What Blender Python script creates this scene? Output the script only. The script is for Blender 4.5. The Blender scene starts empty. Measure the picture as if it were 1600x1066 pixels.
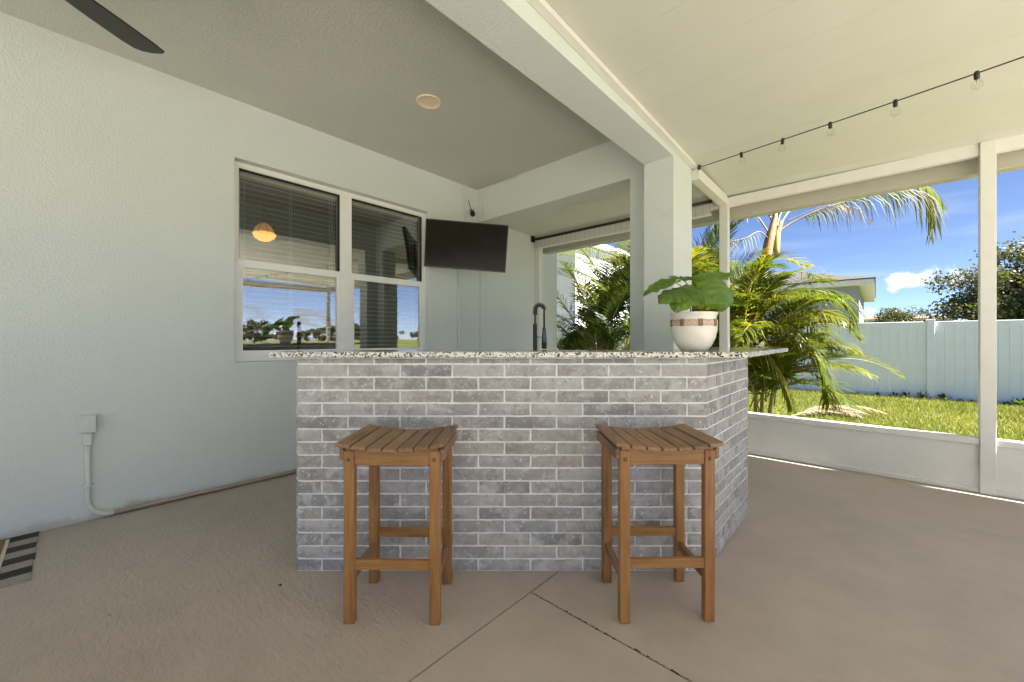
import bpy, math, random
import numpy as np
from mathutils import Vector, Matrix

random.seed(7)
rng = np.random.default_rng(7)
sc = bpy.context.scene
R = math.radians

# ------------------------------------------------------------------ camera
# World: X runs out from the house wall to the yard, Y runs along the house wall, Z up. Camera over the origin.
TH = R(42.4)
CT, ST = math.cos(TH), math.sin(TH)
CAMZ = 1.132
FPX = 622.0                      # focal length in photo pixels (1600 wide)
HOR = 530.0                      # horizon row in the photo
cam_d = bpy.data.cameras.new('camera')
cam = bpy.data.objects.new('camera', cam_d)
sc.collection.objects.link(cam)
cam.location = (0, 0, CAMZ)
cam.rotation_euler = (R(90), 0, TH)
cam_d.sensor_width = 36.0
cam_d.lens = 36.0 * FPX / 1600.0
cam_d.shift_y = -(533.0 - HOR) / 1600.0
cam_d.clip_start = 0.05
cam_d.clip_end = 3000
sc.camera = cam

# ------------------------------------------------------------------ light
SUN = Vector((0.640, 0.098, 0.766)).normalized()
SUN_EL = math.asin(SUN.z)
SUN_AZ = math.atan2(SUN.x, SUN.y)
w = bpy.data.worlds.new('World')
sc.world = w
w.use_nodes = True
nt = w.node_tree
nt.nodes.clear()
def N(tree, typ, **kw):
    n = tree.nodes.new(typ)
    for k, v in kw.items():
        setattr(n, k, v)
    return n
def mth(tree, op, a, b=None, c=None, clamp=False):
    n = tree.nodes.new('ShaderNodeMath'); n.operation = op; n.use_clamp = clamp
    for i, x in enumerate((a, b, c)):
        if x is None: continue
        if isinstance(x, (int, float)): n.inputs[i].default_value = x
        else: tree.links.new(x, n.inputs[i])
    return n.outputs[0]
def sstep(tree, x, lo, hi):
    n = tree.nodes.new('ShaderNodeMapRange'); n.interpolation_type = 'SMOOTHSTEP'
    tree.links.new(x, n.inputs[0])
    n.inputs[1].default_value = lo; n.inputs[2].default_value = hi
    n.inputs[3].default_value = 0; n.inputs[4].default_value = 1
    return n.outputs[0]
sky = N(nt, 'ShaderNodeTexSky', sky_type='NISHITA', sun_disc=False)
sky.sun_elevation = SUN_EL
sky.sun_rotation = SUN_AZ
sky.air_density = 0.31; sky.dust_density = 0.5; sky.ozone_density = 3.0
tc = N(nt, 'ShaderNodeTexCoord')
sep = N(nt, 'ShaderNodeSeparateXYZ'); nt.links.new(tc.outputs['Generated'], sep.inputs[0])
# low cumulus all round the horizon
nz = N(nt, 'ShaderNodeTexNoise'); nz.inputs['Scale'].default_value = 7.0; nz.inputs['Detail'].default_value = 8; nz.inputs['Roughness'].default_value = 0.58
mp = N(nt, 'ShaderNodeMapping'); mp.inputs['Scale'].default_value = (1, 1, 2.6); mp.inputs['Location'].default_value = (3.1, 0.4, 0)
nt.links.new(tc.outputs['Generated'], mp.inputs[0]); nt.links.new(mp.outputs[0], nz.inputs['Vector'])
band = mth(nt, 'MULTIPLY', sstep(nt, sep.outputs[2], -0.02, 0.02), mth(nt, 'SUBTRACT', 1.0, sstep(nt, sep.outputs[2], 0.015, 0.105)))
thr = mth(nt, 'ADD', nz.outputs[0], mth(nt, 'MULTIPLY', band, 0.13))
cum = mth(nt, 'MULTIPLY', sstep(nt, thr, 0.60, 0.72), sstep(nt, band, 0.0, 0.35))
# one small fair-weather cumulus over the fence
pc = Vector(((1430 - 800) / FPX, 1.0, 95 / FPX))
pd = Vector((CT * pc.x - ST * pc.y, ST * pc.x + CT * pc.y, pc.z)).normalized()
nz2 = N(nt, 'ShaderNodeTexNoise'); nz2.inputs['Scale'].default_value = 26.0; nz2.inputs['Detail'].default_value = 6
nt.links.new(tc.outputs['Generated'], nz2.inputs['Vector'])
sub = N(nt, 'ShaderNodeVectorMath', operation='SUBTRACT'); nt.links.new(tc.outputs['Generated'], sub.inputs[0]); sub.inputs[1].default_value = pd
scl = N(nt, 'ShaderNodeVectorMath', operation='MULTIPLY'); nt.links.new(sub.outputs[0], scl.inputs[0]); scl.inputs[1].default_value = (1, 1, 2.3)
ln = N(nt, 'ShaderNodeVectorMath', operation='LENGTH'); nt.links.new(scl.outputs[0], ln.inputs[0])
puff = sstep(nt, mth(nt, 'ADD', mth(nt, 'MULTIPLY', ln.outputs['Value'], -14.0), mth(nt, 'MULTIPLY', nz2.outputs[0], 1.9)), 0.28, 0.62)
# thin cirrus streaks
mp3 = N(nt, 'ShaderNodeMapping'); mp3.inputs['Scale'].default_value = (1.2, 4.0, 9.0); mp3.inputs['Rotation'].default_value = (0.5, 0.25, 0.7)
nt.links.new(tc.outputs['Generated'], mp3.inputs[0])
nz3 = N(nt, 'ShaderNodeTexNoise'); nz3.inputs['Scale'].default_value = 2.2; nz3.inputs['Detail'].default_value = 7; nz3.inputs['Distortion'].default_value = 0.4
nt.links.new(mp3.outputs[0], nz3.inputs['Vector'])
cir = mth(nt, 'MULTIPLY', sstep(nt, nz3.outputs[0], 0.50, 0.80), 0.24)
cl = mth(nt, 'MAXIMUM', mth(nt, 'MULTIPLY', mth(nt, 'MAXIMUM', cum, puff), 0.85), cir)
mixc = N(nt, 'ShaderNodeMix', data_type='RGBA')
nt.links.new(cl, mixc.inputs[0]); nt.links.new(sky.outputs[0], mixc.inputs[6])
mixc.inputs[7].default_value = (4.0, 4.1, 4.3, 1)
bg = N(nt, 'ShaderNodeBackground'); bg.inputs[1].default_value = 0.05
nt.links.new(mixc.outputs[2], bg.inputs[0])
wo = N(nt, 'ShaderNodeOutputWorld'); nt.links.new(bg.outputs[0], wo.inputs[0])

sd = bpy.data.lights.new('sun', 'SUN')
sd.energy = 5.0; sd.angle = R(0.5); sd.color = (1.0, 0.965, 0.91)
so = bpy.data.objects.new('sun', sd); sc.collection.objects.link(so)
so.rotation_euler = SUN.to_track_quat('Z', 'Y').to_euler()
so.location = (0, 0, 12)

vs = sc.view_settings
vs.view_transform = 'Standard'; vs.look = 'None'; vs.gamma = 1.0; vs.use_curve_mapping = False
vs.exposure = 2.7
try:
    sc.cycles.max_bounces = 10; sc.cycles.diffuse_bounces = 6; sc.cycles.transparent_max_bounces = 16
    sc.cycles.sample_clamp_indirect = 6
except Exception:
    pass

# ------------------------------------------------------------------ helpers
def c2w(x, y, z=0.0):
    """camera-frame ground coordinates (right, forward) to world"""
    return Vector((CT * x - ST * y, ST * x + CT * y, z))
def ray(px, py):
    return c2w((px - 800) / FPX, 1.0, (HOR - py) / FPX)
def at_depth(px, py, d):
    r = ray(px, py) * d
    return Vector((r.x, r.y, r.z + CAMZ))
def at_y(px, py, Y):
    r = ray(px, py); return at_depth(px, py, Y / r.y)
def at_x(px, py, X):
    r = ray(px, py); return at_depth(px, py, X / r.x)

COL = sc.collection
FR = {}
def tag(o, label=None, cat=None, group=None, kind=None):
    if label: o['label'] = label
    if cat: o['category'] = cat
    if group: o['group'] = group
    if kind: o['kind'] = kind
    return o
def empty(name, loc, rz=0.0, label=None, cat=None, group=None, kind=None):
    o = bpy.data.objects.new(name, None); COL.objects.link(o)
    o.location = loc; o.rotation_euler = (0, 0, rz); o.empty_display_size = 0.1
    FR[o.name] = (Vector(loc), rz)
    return tag(o, label, cat, group, kind)
def link(name, me, mat, parent=None):
    if mat is not None and not me.materials: me.materials.append(mat)
    o = bpy.data.objects.new(name, me); COL.objects.link(o)
    if parent is not None:
        o.parent = parent
        FR[o.name] = FR.get(parent.name, (Vector((0, 0, 0)), 0))
    return o
class MB:
    """mesh builder in world coordinates; build() moves into the parent's frame"""
    def __init__(s): s.v = []; s.f = []; s.sm = []
    def quad(s, a, b, c, d, sm=False):
        n = len(s.v); s.v += [tuple(a), tuple(b), tuple(c), tuple(d)]; s.f.append((n, n+1, n+2, n+3)); s.sm.append(sm); return s
    def box(s, x0, x1, y0, y1, z0, z1, rot=None, org=(0, 0, 0)):
        n = len(s.v)
        P = [(x0,y0,z0),(x1,y0,z0),(x1,y1,z0),(x0,y1,z0),(x0,y0,z1),(x1,y0,z1),(x1,y1,z1),(x0,y1,z1)]
        if rot is not None: P = [tuple(rot @ Vector(p) + Vector(org)) for p in P]
        s.v += P
        for f in ((0,3,2,1),(4,5,6,7),(0,1,5,4),(1,2,6,5),(2,3,7,6),(3,0,4,7)):
            s.f.append(tuple(n+i for i in f)); s.sm.append(False)
        return s
    def cbox(s, x0, x1, y0, y1, z0, z1, c=0.004, rot=None, org=(0, 0, 0)):
        """box with chamfered edges"""
        n = len(s.v)
        P = []
        for (sx, sy, sz) in [(i, j, k) for i in (0, 1) for j in (0, 1) for k in (0, 1)]:
            X, Y, Z = (x0, x1)[sx], (y0, y1)[sy], (z0, z1)[sz]
            ix, iy, iz = (c, -c)[sx], (c, -c)[sy], (c, -c)[sz]
            P += [(X, Y+iy, Z+iz), (X+ix, Y, Z+iz), (X+ix, Y+iy, Z)]
        if rot is not None: P = [tuple(rot @ Vector(p) + Vector(org)) for p in P]
        s.v += P
        I = lambda i, j, k, a: n + ((i*2+j)*2+k)*3+a
        F = []
        for i in (0, 1):
            q = [I(i,0,0,0), I(i,1,0,0), I(i,1,1,0), I(i,0,1,0)]; F.append(q if i else q[::-1])
            q = [I(0,i,0,1), I(0,i,1,1), I(1,i,1,1), I(1,i,0,1)]; F.append(q if i else q[::-1])
            q = [I(0,0,i,2), I(1,0,i,2), I(1,1,i,2), I(0,1,i,2)]; F.append(q if i else q[::-1])
        for i in (0, 1):
            for j in (0, 1):
                q = [I(i,j,0,0), I(i,j,1,0), I(i,j,1,1), I(i,j,0,1)]; F.append(q if (i ^ j) else q[::-1])
                q = [I(i,0,j,0), I(i,0,j,2), I(i,1,j,2), I(i,1,j,0)]; F.append(q if (i ^ j) else q[::-1])
                q = [I(0,i,j,1), I(0,i,j,2), I(1,i,j,2), I(1,i,j,1)]; F.append(q[::-1] if (i ^ j) else q)
                for k in (0, 1):
                    t = [I(i,j,k,0), I(i,j,k,1), I(i,j,k,2)]; F.append(t if (i+j+k) % 2 else t[::-1])
        for f in F: s.f.append(tuple(f)); s.sm.append(False)
        return s
    def tube(s, pts, r, n=10, cap=True, sm=True):
        pts = [Vector(p) for p in pts]; m = len(pts)
        rr = r if isinstance(r, (list, tuple)) else [r] * m
        b = len(s.v); up = None
        for i, p in enumerate(pts):
            t = (pts[min(i+1, m-1)] - pts[max(i-1, 0)]).normalized()
            if up is None:
                up = Vector((0, 0, 1)) if abs(t.z) < 0.9 else Vector((1, 0, 0))
            x = t.cross(up); x.normalize(); y = x.cross(t); y.normalize(); up = y
            for k in range(n):
                a = 2 * math.pi * k / n
                s.v.append(tuple(p + x * (rr[i] * math.cos(a)) + y * (rr[i] * math.sin(a))))
        for i in range(m-1):
            for k in range(n):
                k2 = (k+1) % n
                s.f.append((b+i*n+k, b+i*n+k2, b+(i+1)*n+k2, b+(i+1)*n+k)); s.sm.append(sm)
        if cap:
            s.f.append(tuple(b+k for k in range(n))[::-1]); s.sm.append(False)
            s.f.append(tuple(b+(m-1)*n+k for k in range(n))); s.sm.append(False)
        return s
    def lathe(s, prof, c, n=24, axis=None, sm=True):
        """prof: list of (r, z) up from c"""
        b = len(s.v); c = Vector(c); m = len(prof)
        for r_, z_ in prof:
            for k in range(n):
                a = 2 * math.pi * k / n
                p = Vector((r_ * math.cos(a), r_ * math.sin(a), z_))
                if axis is not None: p = axis @ p
                s.v.append(tuple(c + p))
        for i in range(m-1):
            for k in range(n):
                k2 = (k+1) % n
                s.f.append((b+i*n+k, b+i*n+k2, b+(i+1)*n+k2, b+(i+1)*n+k)); s.sm.append(sm)
        return s
    def prism(s, poly, z0, z1):
        b = len(s.v); m = len(poly)
        s.v += [(p[0], p[1], z0) for p in poly] + [(p[0], p[1], z1) for p in poly]
        s.f.append(tuple(range(b, b+m))[::-1]); s.sm.append(False)
        s.f.append(tuple(range(b+m, b+2*m))); s.sm.append(False)
        for i in range(m):
            j = (i+1) % m
            s.f.append((b+i, b+j, b+m+j, b+m+i)); s.sm.append(False)
        return s
    def mesh(s, name, parent=None):
        V = np.array(s.v, dtype=float)
        if parent is not None and parent.name in FR:
            L, rz = FR[parent.name]
            V = V - np.array(L)
            c_, s_ = math.cos(-rz), math.sin(-rz)
            V = np.stack([c_*V[:,0]-s_*V[:,1], s_*V[:,0]+c_*V[:,1], V[:,2]], 1)
        me = bpy.data.meshes.new(name)
        me.from_pydata(V.tolist(), [], s.f)
        if any(s.sm): me.polygons.foreach_set('use_smooth', s.sm)
        me.update()
        return me
    def build(s, name, mat, parent=None):
        return link(name, s.mesh(name, parent), mat, parent)

def tri_mesh(name, V, F, mat, parent=None):
    """large meshes from numpy arrays; V world"""
    V = np.asarray(V, dtype=np.float32); F = np.asarray(F, dtype=np.int32)
    if parent is not None:
        L, rz = FR[parent.name]; V = V - np.array(L, dtype=np.float32)
    me = bpy.data.meshes.new(name)
    k = F.shape[1]
    me.vertices.add(len(V)); me.vertices.foreach_set('co', V.ravel())
    me.loops.add(F.size); me.loops.foreach_set('vertex_index', F.ravel())
    me.polygons.add(len(F)); me.polygons.foreach_set('loop_start', np.arange(0, F.size, k, dtype=np.int32))
    me.update(calc_edges=True); me.validate()
    return link(name, me, mat, parent)

# ------------------------------------------------------------------ materials
def new_mat(name):
    m = bpy.data.materials.new(name); m.use_nodes = True
    t = m.node_tree; b = t.nodes['Principled BSDF']
    return m, t, b
def coords(t, scale=(1, 1, 1), kind='Object', rnd=False):
    c = t.nodes.new('ShaderNodeTexCoord'); out = c.outputs[kind]
    if rnd:
        oi = t.nodes.new('ShaderNodeObjectInfo')
        va = t.nodes.new('ShaderNodeVectorMath'); va.operation = 'ADD'
        cm = t.nodes.new('ShaderNodeCombineXYZ')
        for k, f in enumerate((37.0, 91.0, 53.0)):
            t.links.new(mth(t, 'MULTIPLY', oi.outputs['Random'], f), cm.inputs[k])
        t.links.new(out, va.inputs[0]); t.links.new(cm.outputs[0], va.inputs[1]); out = va.outputs[0]
    m = t.nodes.new('ShaderNodeMapping'); m.inputs['Scale'].default_value = scale
    t.links.new(out, m.inputs[0]); return m.outputs[0]
def noise(t, vec, scale, detail=4, rough=0.55, dist=0.0):
    n = t.nodes.new('ShaderNodeTexNoise'); n.inputs['Scale'].default_value = scale
    n.inputs['Detail'].default_value = detail; n.inputs['Roughness'].default_value = rough; n.inputs['Distortion'].default_value = dist
    t.links.new(vec, n.inputs['Vector']); return n.outputs[0]
def ramp(t, fac, stops):
    r = t.nodes.new('ShaderNodeValToRGB'); e = r.color_ramp.elements
    while len(e) < len(stops): e.new(0.5)
    for el, (p, c) in zip(e, stops): el.position = p; el.color = (*c, 1)
    t.links.new(fac, r.inputs[0]); return r.outputs[0]
def mixrgb(t, fac, a, b, mode='MIX'):
    n = t.nodes.new('ShaderNodeMix'); n.data_type = 'RGBA'; n.blend_type = mode
    for i, x in ((0, fac), (6, a), (7, b)):
        if isinstance(x, (int, float)): n.inputs[i].default_value = x
        elif isinstance(x, tuple): n.inputs[i].default_value = (*x, 1)
        else: t.links.new(x, n.inputs[i])
    return n.outputs[2]
def bump(t, b, h, strength=0.3, dist=0.01):
    n = t.nodes.new('ShaderNodeBump'); n.inputs['Strength'].default_value = strength; n.inputs['Distance'].default_value = dist
    t.links.new(h, n.inputs['Height']); t.links.new(n.outputs[0], b.inputs['Normal'])
def plain(name, col, rough=0.5, metal=0.0, var=0.06, nscale=30.0, bmp=0.0, spec=0.5):
    m, t, b = new_mat(name)
    v = coords(t); nz_ = noise(t, v, nscale, 5)
    lo = tuple(max(0, c * (1 - var)) for c in col); hi = tuple(min(1, c * (1 + var)) for c in col)
    t.links.new(ramp(t, nz_, [(0.3, lo), (0.7, hi)]), b.inputs['Base Color'])
    b.inputs['Roughness'].default_value = rough; b.inputs['Metallic'].default_value = metal
    b.inputs['Specular IOR Level'].default_value = spec
    if bmp: bump(t, b, nz_, bmp, 0.004)
    return m
def stucco(name, col, scale=1.25, strength=0.34):
    m, t, b = new_mat(name)
    v = coords(t)
    big = noise(t, v, 1.3, 3)
    spk = noise(t, v, 4.0, 8, 0.7)
    c1 = ramp(t, big, [(0.3, tuple(c*0.95 for c in col)), (0.7, col)])
    c2 = mixrgb(t, mth(t, 'MULTIPLY', sstep(t, spk, 0.55, 0.75), 0.12), c1, tuple(c*0.72 for c in col))
    # a few pinprick stains
    vo = t.nodes.new('ShaderNodeTexVoronoi'); vo.inputs['Scale'].default_value = 2.2; t.links.new(v, vo.inputs['Vector'])
    dot = mth(t, 'SUBTRACT', 1.0, sstep(t, vo.outputs['Distance'], 0.010, 0.018))
    c3 = mixrgb(t, mth(t, 'MULTIPLY', dot, 0.7), c2, (0.12, 0.11, 0.09))
    sz_ = t.nodes.new('ShaderNodeSeparateXYZ'); t.links.new(v, sz_.inputs[0])
    dn = noise(t, v, 5.5, 6, 0.7)
    dirt = mth(t, 'SUBTRACT', 1.0, sstep(t, mth(t, 'SUBTRACT', sz_.outputs[2], mth(t, 'MULTIPLY', dn, 0.20)), -0.09, -0.03))
    c3 = mixrgb(t, mth(t, 'MULTIPLY', dirt, 0.45), c3, (0.27, 0.23, 0.18))
    t.links.new(c3, b.inputs['Base Color'])
    b.inputs['Roughness'].default_value = 0.75
    h1 = noise(t, v, 62 * scale, 3, 0.5, 0.4); h2 = noise(t, v, 150 * scale, 2)
    h = mth(t, 'ADD', sstep(t, h1, 0.38, 0.64), mth(t, 'MULTIPLY', h2, 0.35))
    bump(t, b, h, strength, 0.006)
    return m
M = {}
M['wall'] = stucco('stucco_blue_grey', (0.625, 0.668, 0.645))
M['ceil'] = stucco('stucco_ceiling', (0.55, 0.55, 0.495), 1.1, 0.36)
M['alu'] = plain('white_aluminium', (0.70, 0.70, 0.65), 0.4, 0, 0.03, 8)
M['alu_pan'] = plain('bounce_tinted_roof_pan', (0.605, 0.62, 0.545), 0.45, 0, 0.025, 3)  # white pans, with the yellowish tint of bounced light put into the colour
M['gutter'] = plain('gutter_tan', (0.42, 0.405, 0.34), 0.45, 0, 0.04, 6)
M['vinyl'] = plain('white_vinyl_frame', (0.80, 0.80, 0.77), 0.35, 0, 0.03, 10)
M['fence'] = plain('white_vinyl_fence', (0.76, 0.81, 0.91), 0.4, 0, 0.04, 4)
M['black'] = plain('black_plastic', (0.012, 0.012, 0.013), 0.35)
M['fan'] = plain('fan_dark_bronze', (0.014, 0.012, 0.010), 0.5, 0, 0.2, 12)
M['steel'] = plain('dark_steel', (0.10, 0.10, 0.105), 0.3, 0.9)
M['chrome'] = plain('brushed_steel', (0.6, 0.6, 0.6), 0.25, 1.0)
M['mortar'] = plain('mortar', (0.80, 0.79, 0.76), 0.9, 0, 0.12, 60, 0.4)
M['ceramic'] = plain('glazed_ceramic', (0.78, 0.74, 0.67), 0.18, 0, 0.03, 9)
M['wicker'] = plain('wicker_tan', (0.56, 0.44, 0.33), 0.7, 0, 0.25, 90, 0.3)
M['wicker_dark'] = plain('wicker_brown', (0.25, 0.15, 0.075), 0.7, 0, 0.3, 120, 0.3)
M['soil'] = plain('soil', (0.035, 0.024, 0.016), 0.95, 0, 0.5, 60, 0.8)
M['pipe'] = plain('painted_conduit', (0.60, 0.635, 0.60), 0.6)
M['tanpipe'] = plain('tan_painted_conduit', (0.36, 0.27, 0.20), 0.55, 0, 0.12, 20)
M['cream'] = plain('downlight_cream', (0.80, 0.66, 0.48), 0.5)
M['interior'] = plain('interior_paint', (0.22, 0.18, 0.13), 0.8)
M['slat'] = plain('blind_slat', (0.58, 0.55, 0.48), 0.5)
M['cord'] = plain('blind_cord', (0.62, 0.60, 0.53), 0.8)
M['shingle'] = plain('roof_shingle', (0.05, 0.047, 0.044), 0.9, 0, 0.4, 25, 0.5)
M['shingle_red'] = plain('roof_tile_brown', (0.20, 0.11, 0.075), 0.9, 0, 0.3, 12, 0.5)
M['grey_wall'] = plain('neighbour_grey', (0.20, 0.21, 0.24), 0.8, 0, 0.05, 3)
M['white_wall'] = plain('neighbour_white', (0.74, 0.74, 0.76), 0.7, 0, 0.05, 3)
M['eave'] = plain('eave_paint', (0.52, 0.52, 0.52), 0.7, 0, 0.05, 3)
M['glass_dark'] = plain('dark_glass', (0.02, 0.025, 0.03), 0.05)
M['trunk'] = plain('tree_bark', (0.12, 0.095, 0.07), 0.9, 0, 0.4, 14, 0.8)
M['bounce_concrete'] = plain('bounce_patio_concrete', (0.66, 0.62, 0.55), 0.8, 0, 0.08, 5, 0.1)  # kept pale so the added deck throws more fill light indoors

def mat_floor(name, rough_tex):
    m, t, b = new_mat(name)
    v = coords(t)
    col = (0.450, 0.385, 0.333)
    big = noise(t, v, 0.9, 5, 0.6); mid = noise(t, v, 6.0, 6, 0.65)
    c = ramp(t, mth(t, 'ADD', mth(t, 'MULTIPLY', big, 0.6), mth(t, 'MULTIPLY', mid, 0.4)),
             [(0.32, tuple(x*0.80 for x in col)), (0.55, col), (0.74, tuple(x*1.10 for x in col))])
    spk = noise(t, v, 140, 3)
    c = mixrgb(t, mth(t, 'MULTIPLY', sstep(t, spk, 0.62, 0.75), 0.25), c, tuple(x*0.6 for x in col))
    vo = t.nodes.new('ShaderNodeTexVoronoi'); vo.inputs['Scale'].default_value = 2.6; t.links.new(v, vo.inputs['Vector'])
    dot = mth(t, 'SUBTRACT', 1.0, sstep(t, vo.outputs['Distance'], 0.012, 0.022))
    c = mixrgb(t, mth(t, 'MULTIPLY', dot, 0.6), c, (0.06, 0.045, 0.035))
    t.links.new(c, b.inputs['Base Color'])
    rr = mth(t, 'ADD', 0.42, mth(t, 'MULTIPLY', mid, 0.22)); t.links.new(rr, b.inputs['Roughness'])
    if rough_tex:
        vv = coords(t, (1.0, 2.2, 1))
        h1 = noise(t, vv, 19, 5, 0.6, 0.35); h2 = noise(t, v, 75, 3)
        bump(t, b, mth(t, 'ADD', sstep(t, h1, 0.36, 0.66), mth(t, 'MULTIPLY', h2, 0.45)), 0.34, 0.008)
    else:
        h1 = noise(t, v, 55, 4, 0.6); h2 = noise(t, v, 9, 3)
        bump(t, b, mth(t, 'ADD', h1, mth(t, 'MULTIPLY', h2, 0.6)), 0.28, 0.006)
    return m
M['floor_rough'] = mat_floor('floor_coating_knockdown', True)
M['floor'] = mat_floor('floor_coating_smooth', False)

def mat_brick():
    m, t, b = new_mat('grey_washed_brick')
    v = coords(t, rnd=True)
    oi = t.nodes.new('ShaderNodeObjectInfo')
    base = ramp(t, oi.outputs['Random'], [(0.0, (0.235, 0.228, 0.222)), (0.25, (0.38, 0.37, 0.355)), (0.5, (0.29, 0.275, 0.26)), (0.75, (0.44, 0.425, 0.405)), (1.0, (0.36, 0.325, 0.295))])
    n1 = noise(t, v, 11, 6, 0.65, 0.6)
    c = mixrgb(t, sstep(t, n1, 0.44, 0.72), base, (0.52, 0.51, 0.495))
    n2 = noise(t, v, 20, 6, 0.7, 0.3)
    c = mixrgb(t, mth(t, 'MULTIPLY', sstep(t, n2, 0.50, 0.64), 0.45), c, (0.15, 0.14, 0.133))
    n3 = noise(t, v, 48, 5, 0.7)
    c = mixrgb(t, mth(t, 'MULTIPLY', sstep(t, n3, 0.575, 0.66), 0.75), c, (0.70, 0.69, 0.68))
    n4 = noise(t, v, 5, 2)
    c = mixrgb(t, mth(t, 'MULTIPLY', sstep(t, n4, 0.5, 0.8), 0.25), c, (0.33, 0.26, 0.20))
    t.links.new(c, b.inputs['Base Color'])
    b.inputs['Roughness'].default_value = 0.72
    bump(t, b, mth(t, 'ADD', n1, mth(t, 'MULTIPLY', n3, 0.5)), 0.35, 0.004)
    return m
M['brick'] = mat_brick()

def mat_granite():
    m, t, b = new_mat('speckled_granite')
    v = coords(t)
    vo = t.nodes.new('ShaderNodeTexVoronoi'); vo.inputs['Scale'].default_value = 130; vo.inputs['Randomness'].default_value = 1.0
    dv = t.nodes.new('ShaderNodeVectorMath'); dv.operation = 'ADD'
    nn = t.nodes.new('ShaderNodeTexNoise'); nn.inputs['Scale'].default_value = 60; t.links.new(v, nn.inputs['Vector'])
    sc_ = t.nodes.new('ShaderNodeVectorMath'); sc_.operation = 'SCALE'; sc_.inputs['Scale'].default_value = 0.014
    t.links.new(nn.outputs['Color'], sc_.inputs[0]); t.links.new(v, dv.inputs[0]); t.links.new(sc_.outputs[0], dv.inputs[1])
    t.links.new(dv.outputs[0], vo.inputs['Vector'])
    s_ = t.nodes.new('ShaderNodeSeparateColor'); t.links.new(vo.outputs['Color'], s_.inputs[0])
    c = ramp(t, s_.outputs[0], [(0.0, (0.03, 0.03, 0.032)), (0.17, (0.05, 0.048, 0.048)), (0.20, (0.30, 0.29, 0.28)), (0.38, (0.45, 0.44, 0.42)), (0.42, (0.66, 0.64, 0.60)), (1.0, (0.80, 0.78, 0.74))])
    t.links.new(c, b.inputs['Base Color'])
    b.inputs['Roughness'].default_value = 0.12
    return m
M['granite'] = mat_granite()

def mat_wood(name, c0, c1, c2, rough=0.5):
    m, t, b = new_mat(name)
    v = coords(t, rnd=True)
    # grain stretched along the object's own long axis is set per part through 'Generated'-free scaling: use both axes
    g = coords(t, (55, 55, 4), rnd=True)
    n1 = noise(t, g, 1.0, 5, 0.6, 0.5); n2 = noise(t, v, 7, 4)
    oi = t.nodes.new('ShaderNodeObjectInfo')
    f = mth(t, 'ADD', mth(t, 'MULTIPLY', n1, 0.65), mth(t, 'ADD', mth(t, 'MULTIPLY', n2, 0.25), mth(t, 'MULTIPLY', oi.outputs['Random'], 0.14)))
    c = ramp(t, f, [(0.34, c0), (0.52, c1), (0.72, c2)])
    t.links.new(c, b.inputs['Base Color']); b.inputs['Roughness'].default_value = rough
    bump(t, b, n1, 0.12, 0.002)
    return m
def mat_wood_axis(name, c0, c1, c2, sc3, rough=0.5):
    m, t, b = new_mat(name)
    v = coords(t, rnd=True); g = coords(t, sc3, rnd=True)
    n1 = noise(t, g, 1.0, 5, 0.6, 0.5); n2 = noise(t, v, 7, 4)
    oi = t.nodes.new('ShaderNodeObjectInfo')
    f = mth(t, 'ADD', mth(t, 'MULTIPLY', n1, 0.65), mth(t, 'ADD', mth(t, 'MULTIPLY', n2, 0.25), mth(t, 'MULTIPLY', oi.outputs['Random'], 0.14)))
    t.links.new(ramp(t, f, [(0.34, c0), (0.52, c1), (0.72, c2)]), b.inputs['Base Color']); b.inputs['Roughness'].default_value = rough
    bump(t, b, n1, 0.12, 0.002)
    return m
WC = ((0.155, 0.066, 0.017), (0.300, 0.138, 0.040), (0.410, 0.205, 0.068))
M['wood_z'] = mat_wood_axis('teak_upright', *WC, (60, 60, 4), 0.45)
M['wood_x'] = mat_wood_axis('teak_rail', *WC, (4, 60, 60), 0.45)
M['wood_y'] = mat_wood_axis('teak_slat', (0.130, 0.068, 0.032), (0.235, 0.132, 0.066), (0.335, 0.205, 0.115), (60, 4, 60), 0.5)
M['bolt'] = plain('brass_bolt', (0.20, 0.13, 0.07), 0.4, 0.8)

def mat_leaf(name, stops, trans=0.45, rough=0.4, nscale=3.0, spec=0.4, sat=1.0):
    m, t, b = new_mat(name)
    oi = t.nodes.new('ShaderNodeObjectInfo')
    geo = t.nodes.new('ShaderNodeNewGeometry')
    v = coords(t)
    f = mth(t, 'ADD', mth(t, 'MULTIPLY', noise(t, v, nscale, 3), 0.55), mth(t, 'ADD', mth(t, 'MULTIPLY', geo.outputs['Random Per Island'], 0.30), mth(t, 'MULTIPLY', oi.outputs['Random'], 0.22)))
    c = ramp(t, f, stops)
    t.links.new(c, b.inputs['Base Color']); b.inputs['Roughness'].default_value = rough; b.inputs['Specular IOR Level'].default_value = spec
    tr = t.nodes.new('ShaderNodeBsdfTranslucent')
    t.links.new(mixrgb(t, 1.0, c, (1.55, 1.45, 0.5), 'MULTIPLY'), tr.inputs[0])
    mx = t.nodes.new('ShaderNodeMixShader'); mx.inputs[0].default_value = trans
    t.links.new(b.outputs[0], mx.inputs[1]); t.links.new(tr.outputs[0], mx.inputs[2])
    t.links.new(mx.outputs[0], t.nodes['Material Output'].inputs[0])
    return m
M['frond'] = mat_leaf('palm_leaflet', [(0.28, (0.040, 0.068, 0.009)), (0.50, (0.095, 0.125, 0.014)), (0.70, (0.185, 0.185, 0.022)), (0.88, (0.28, 0.21, 0.035))], 0.50)
M['frond_dark'] = mat_leaf('palm_leaflet_dark', [(0.3, (0.026, 0.052, 0.009)), (0.58, (0.062, 0.098, 0.014)), (0.80, (0.14, 0.155, 0.022))], 0.50)
M['frond_dry'] = mat_leaf('palm_leaflet_dry', [(0.3, (0.065, 0.055, 0.035)), (0.52, (0.10, 0.095, 0.045)), (0.75, (0.11, 0.14, 0.035))], 0.25, 0.7)
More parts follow.
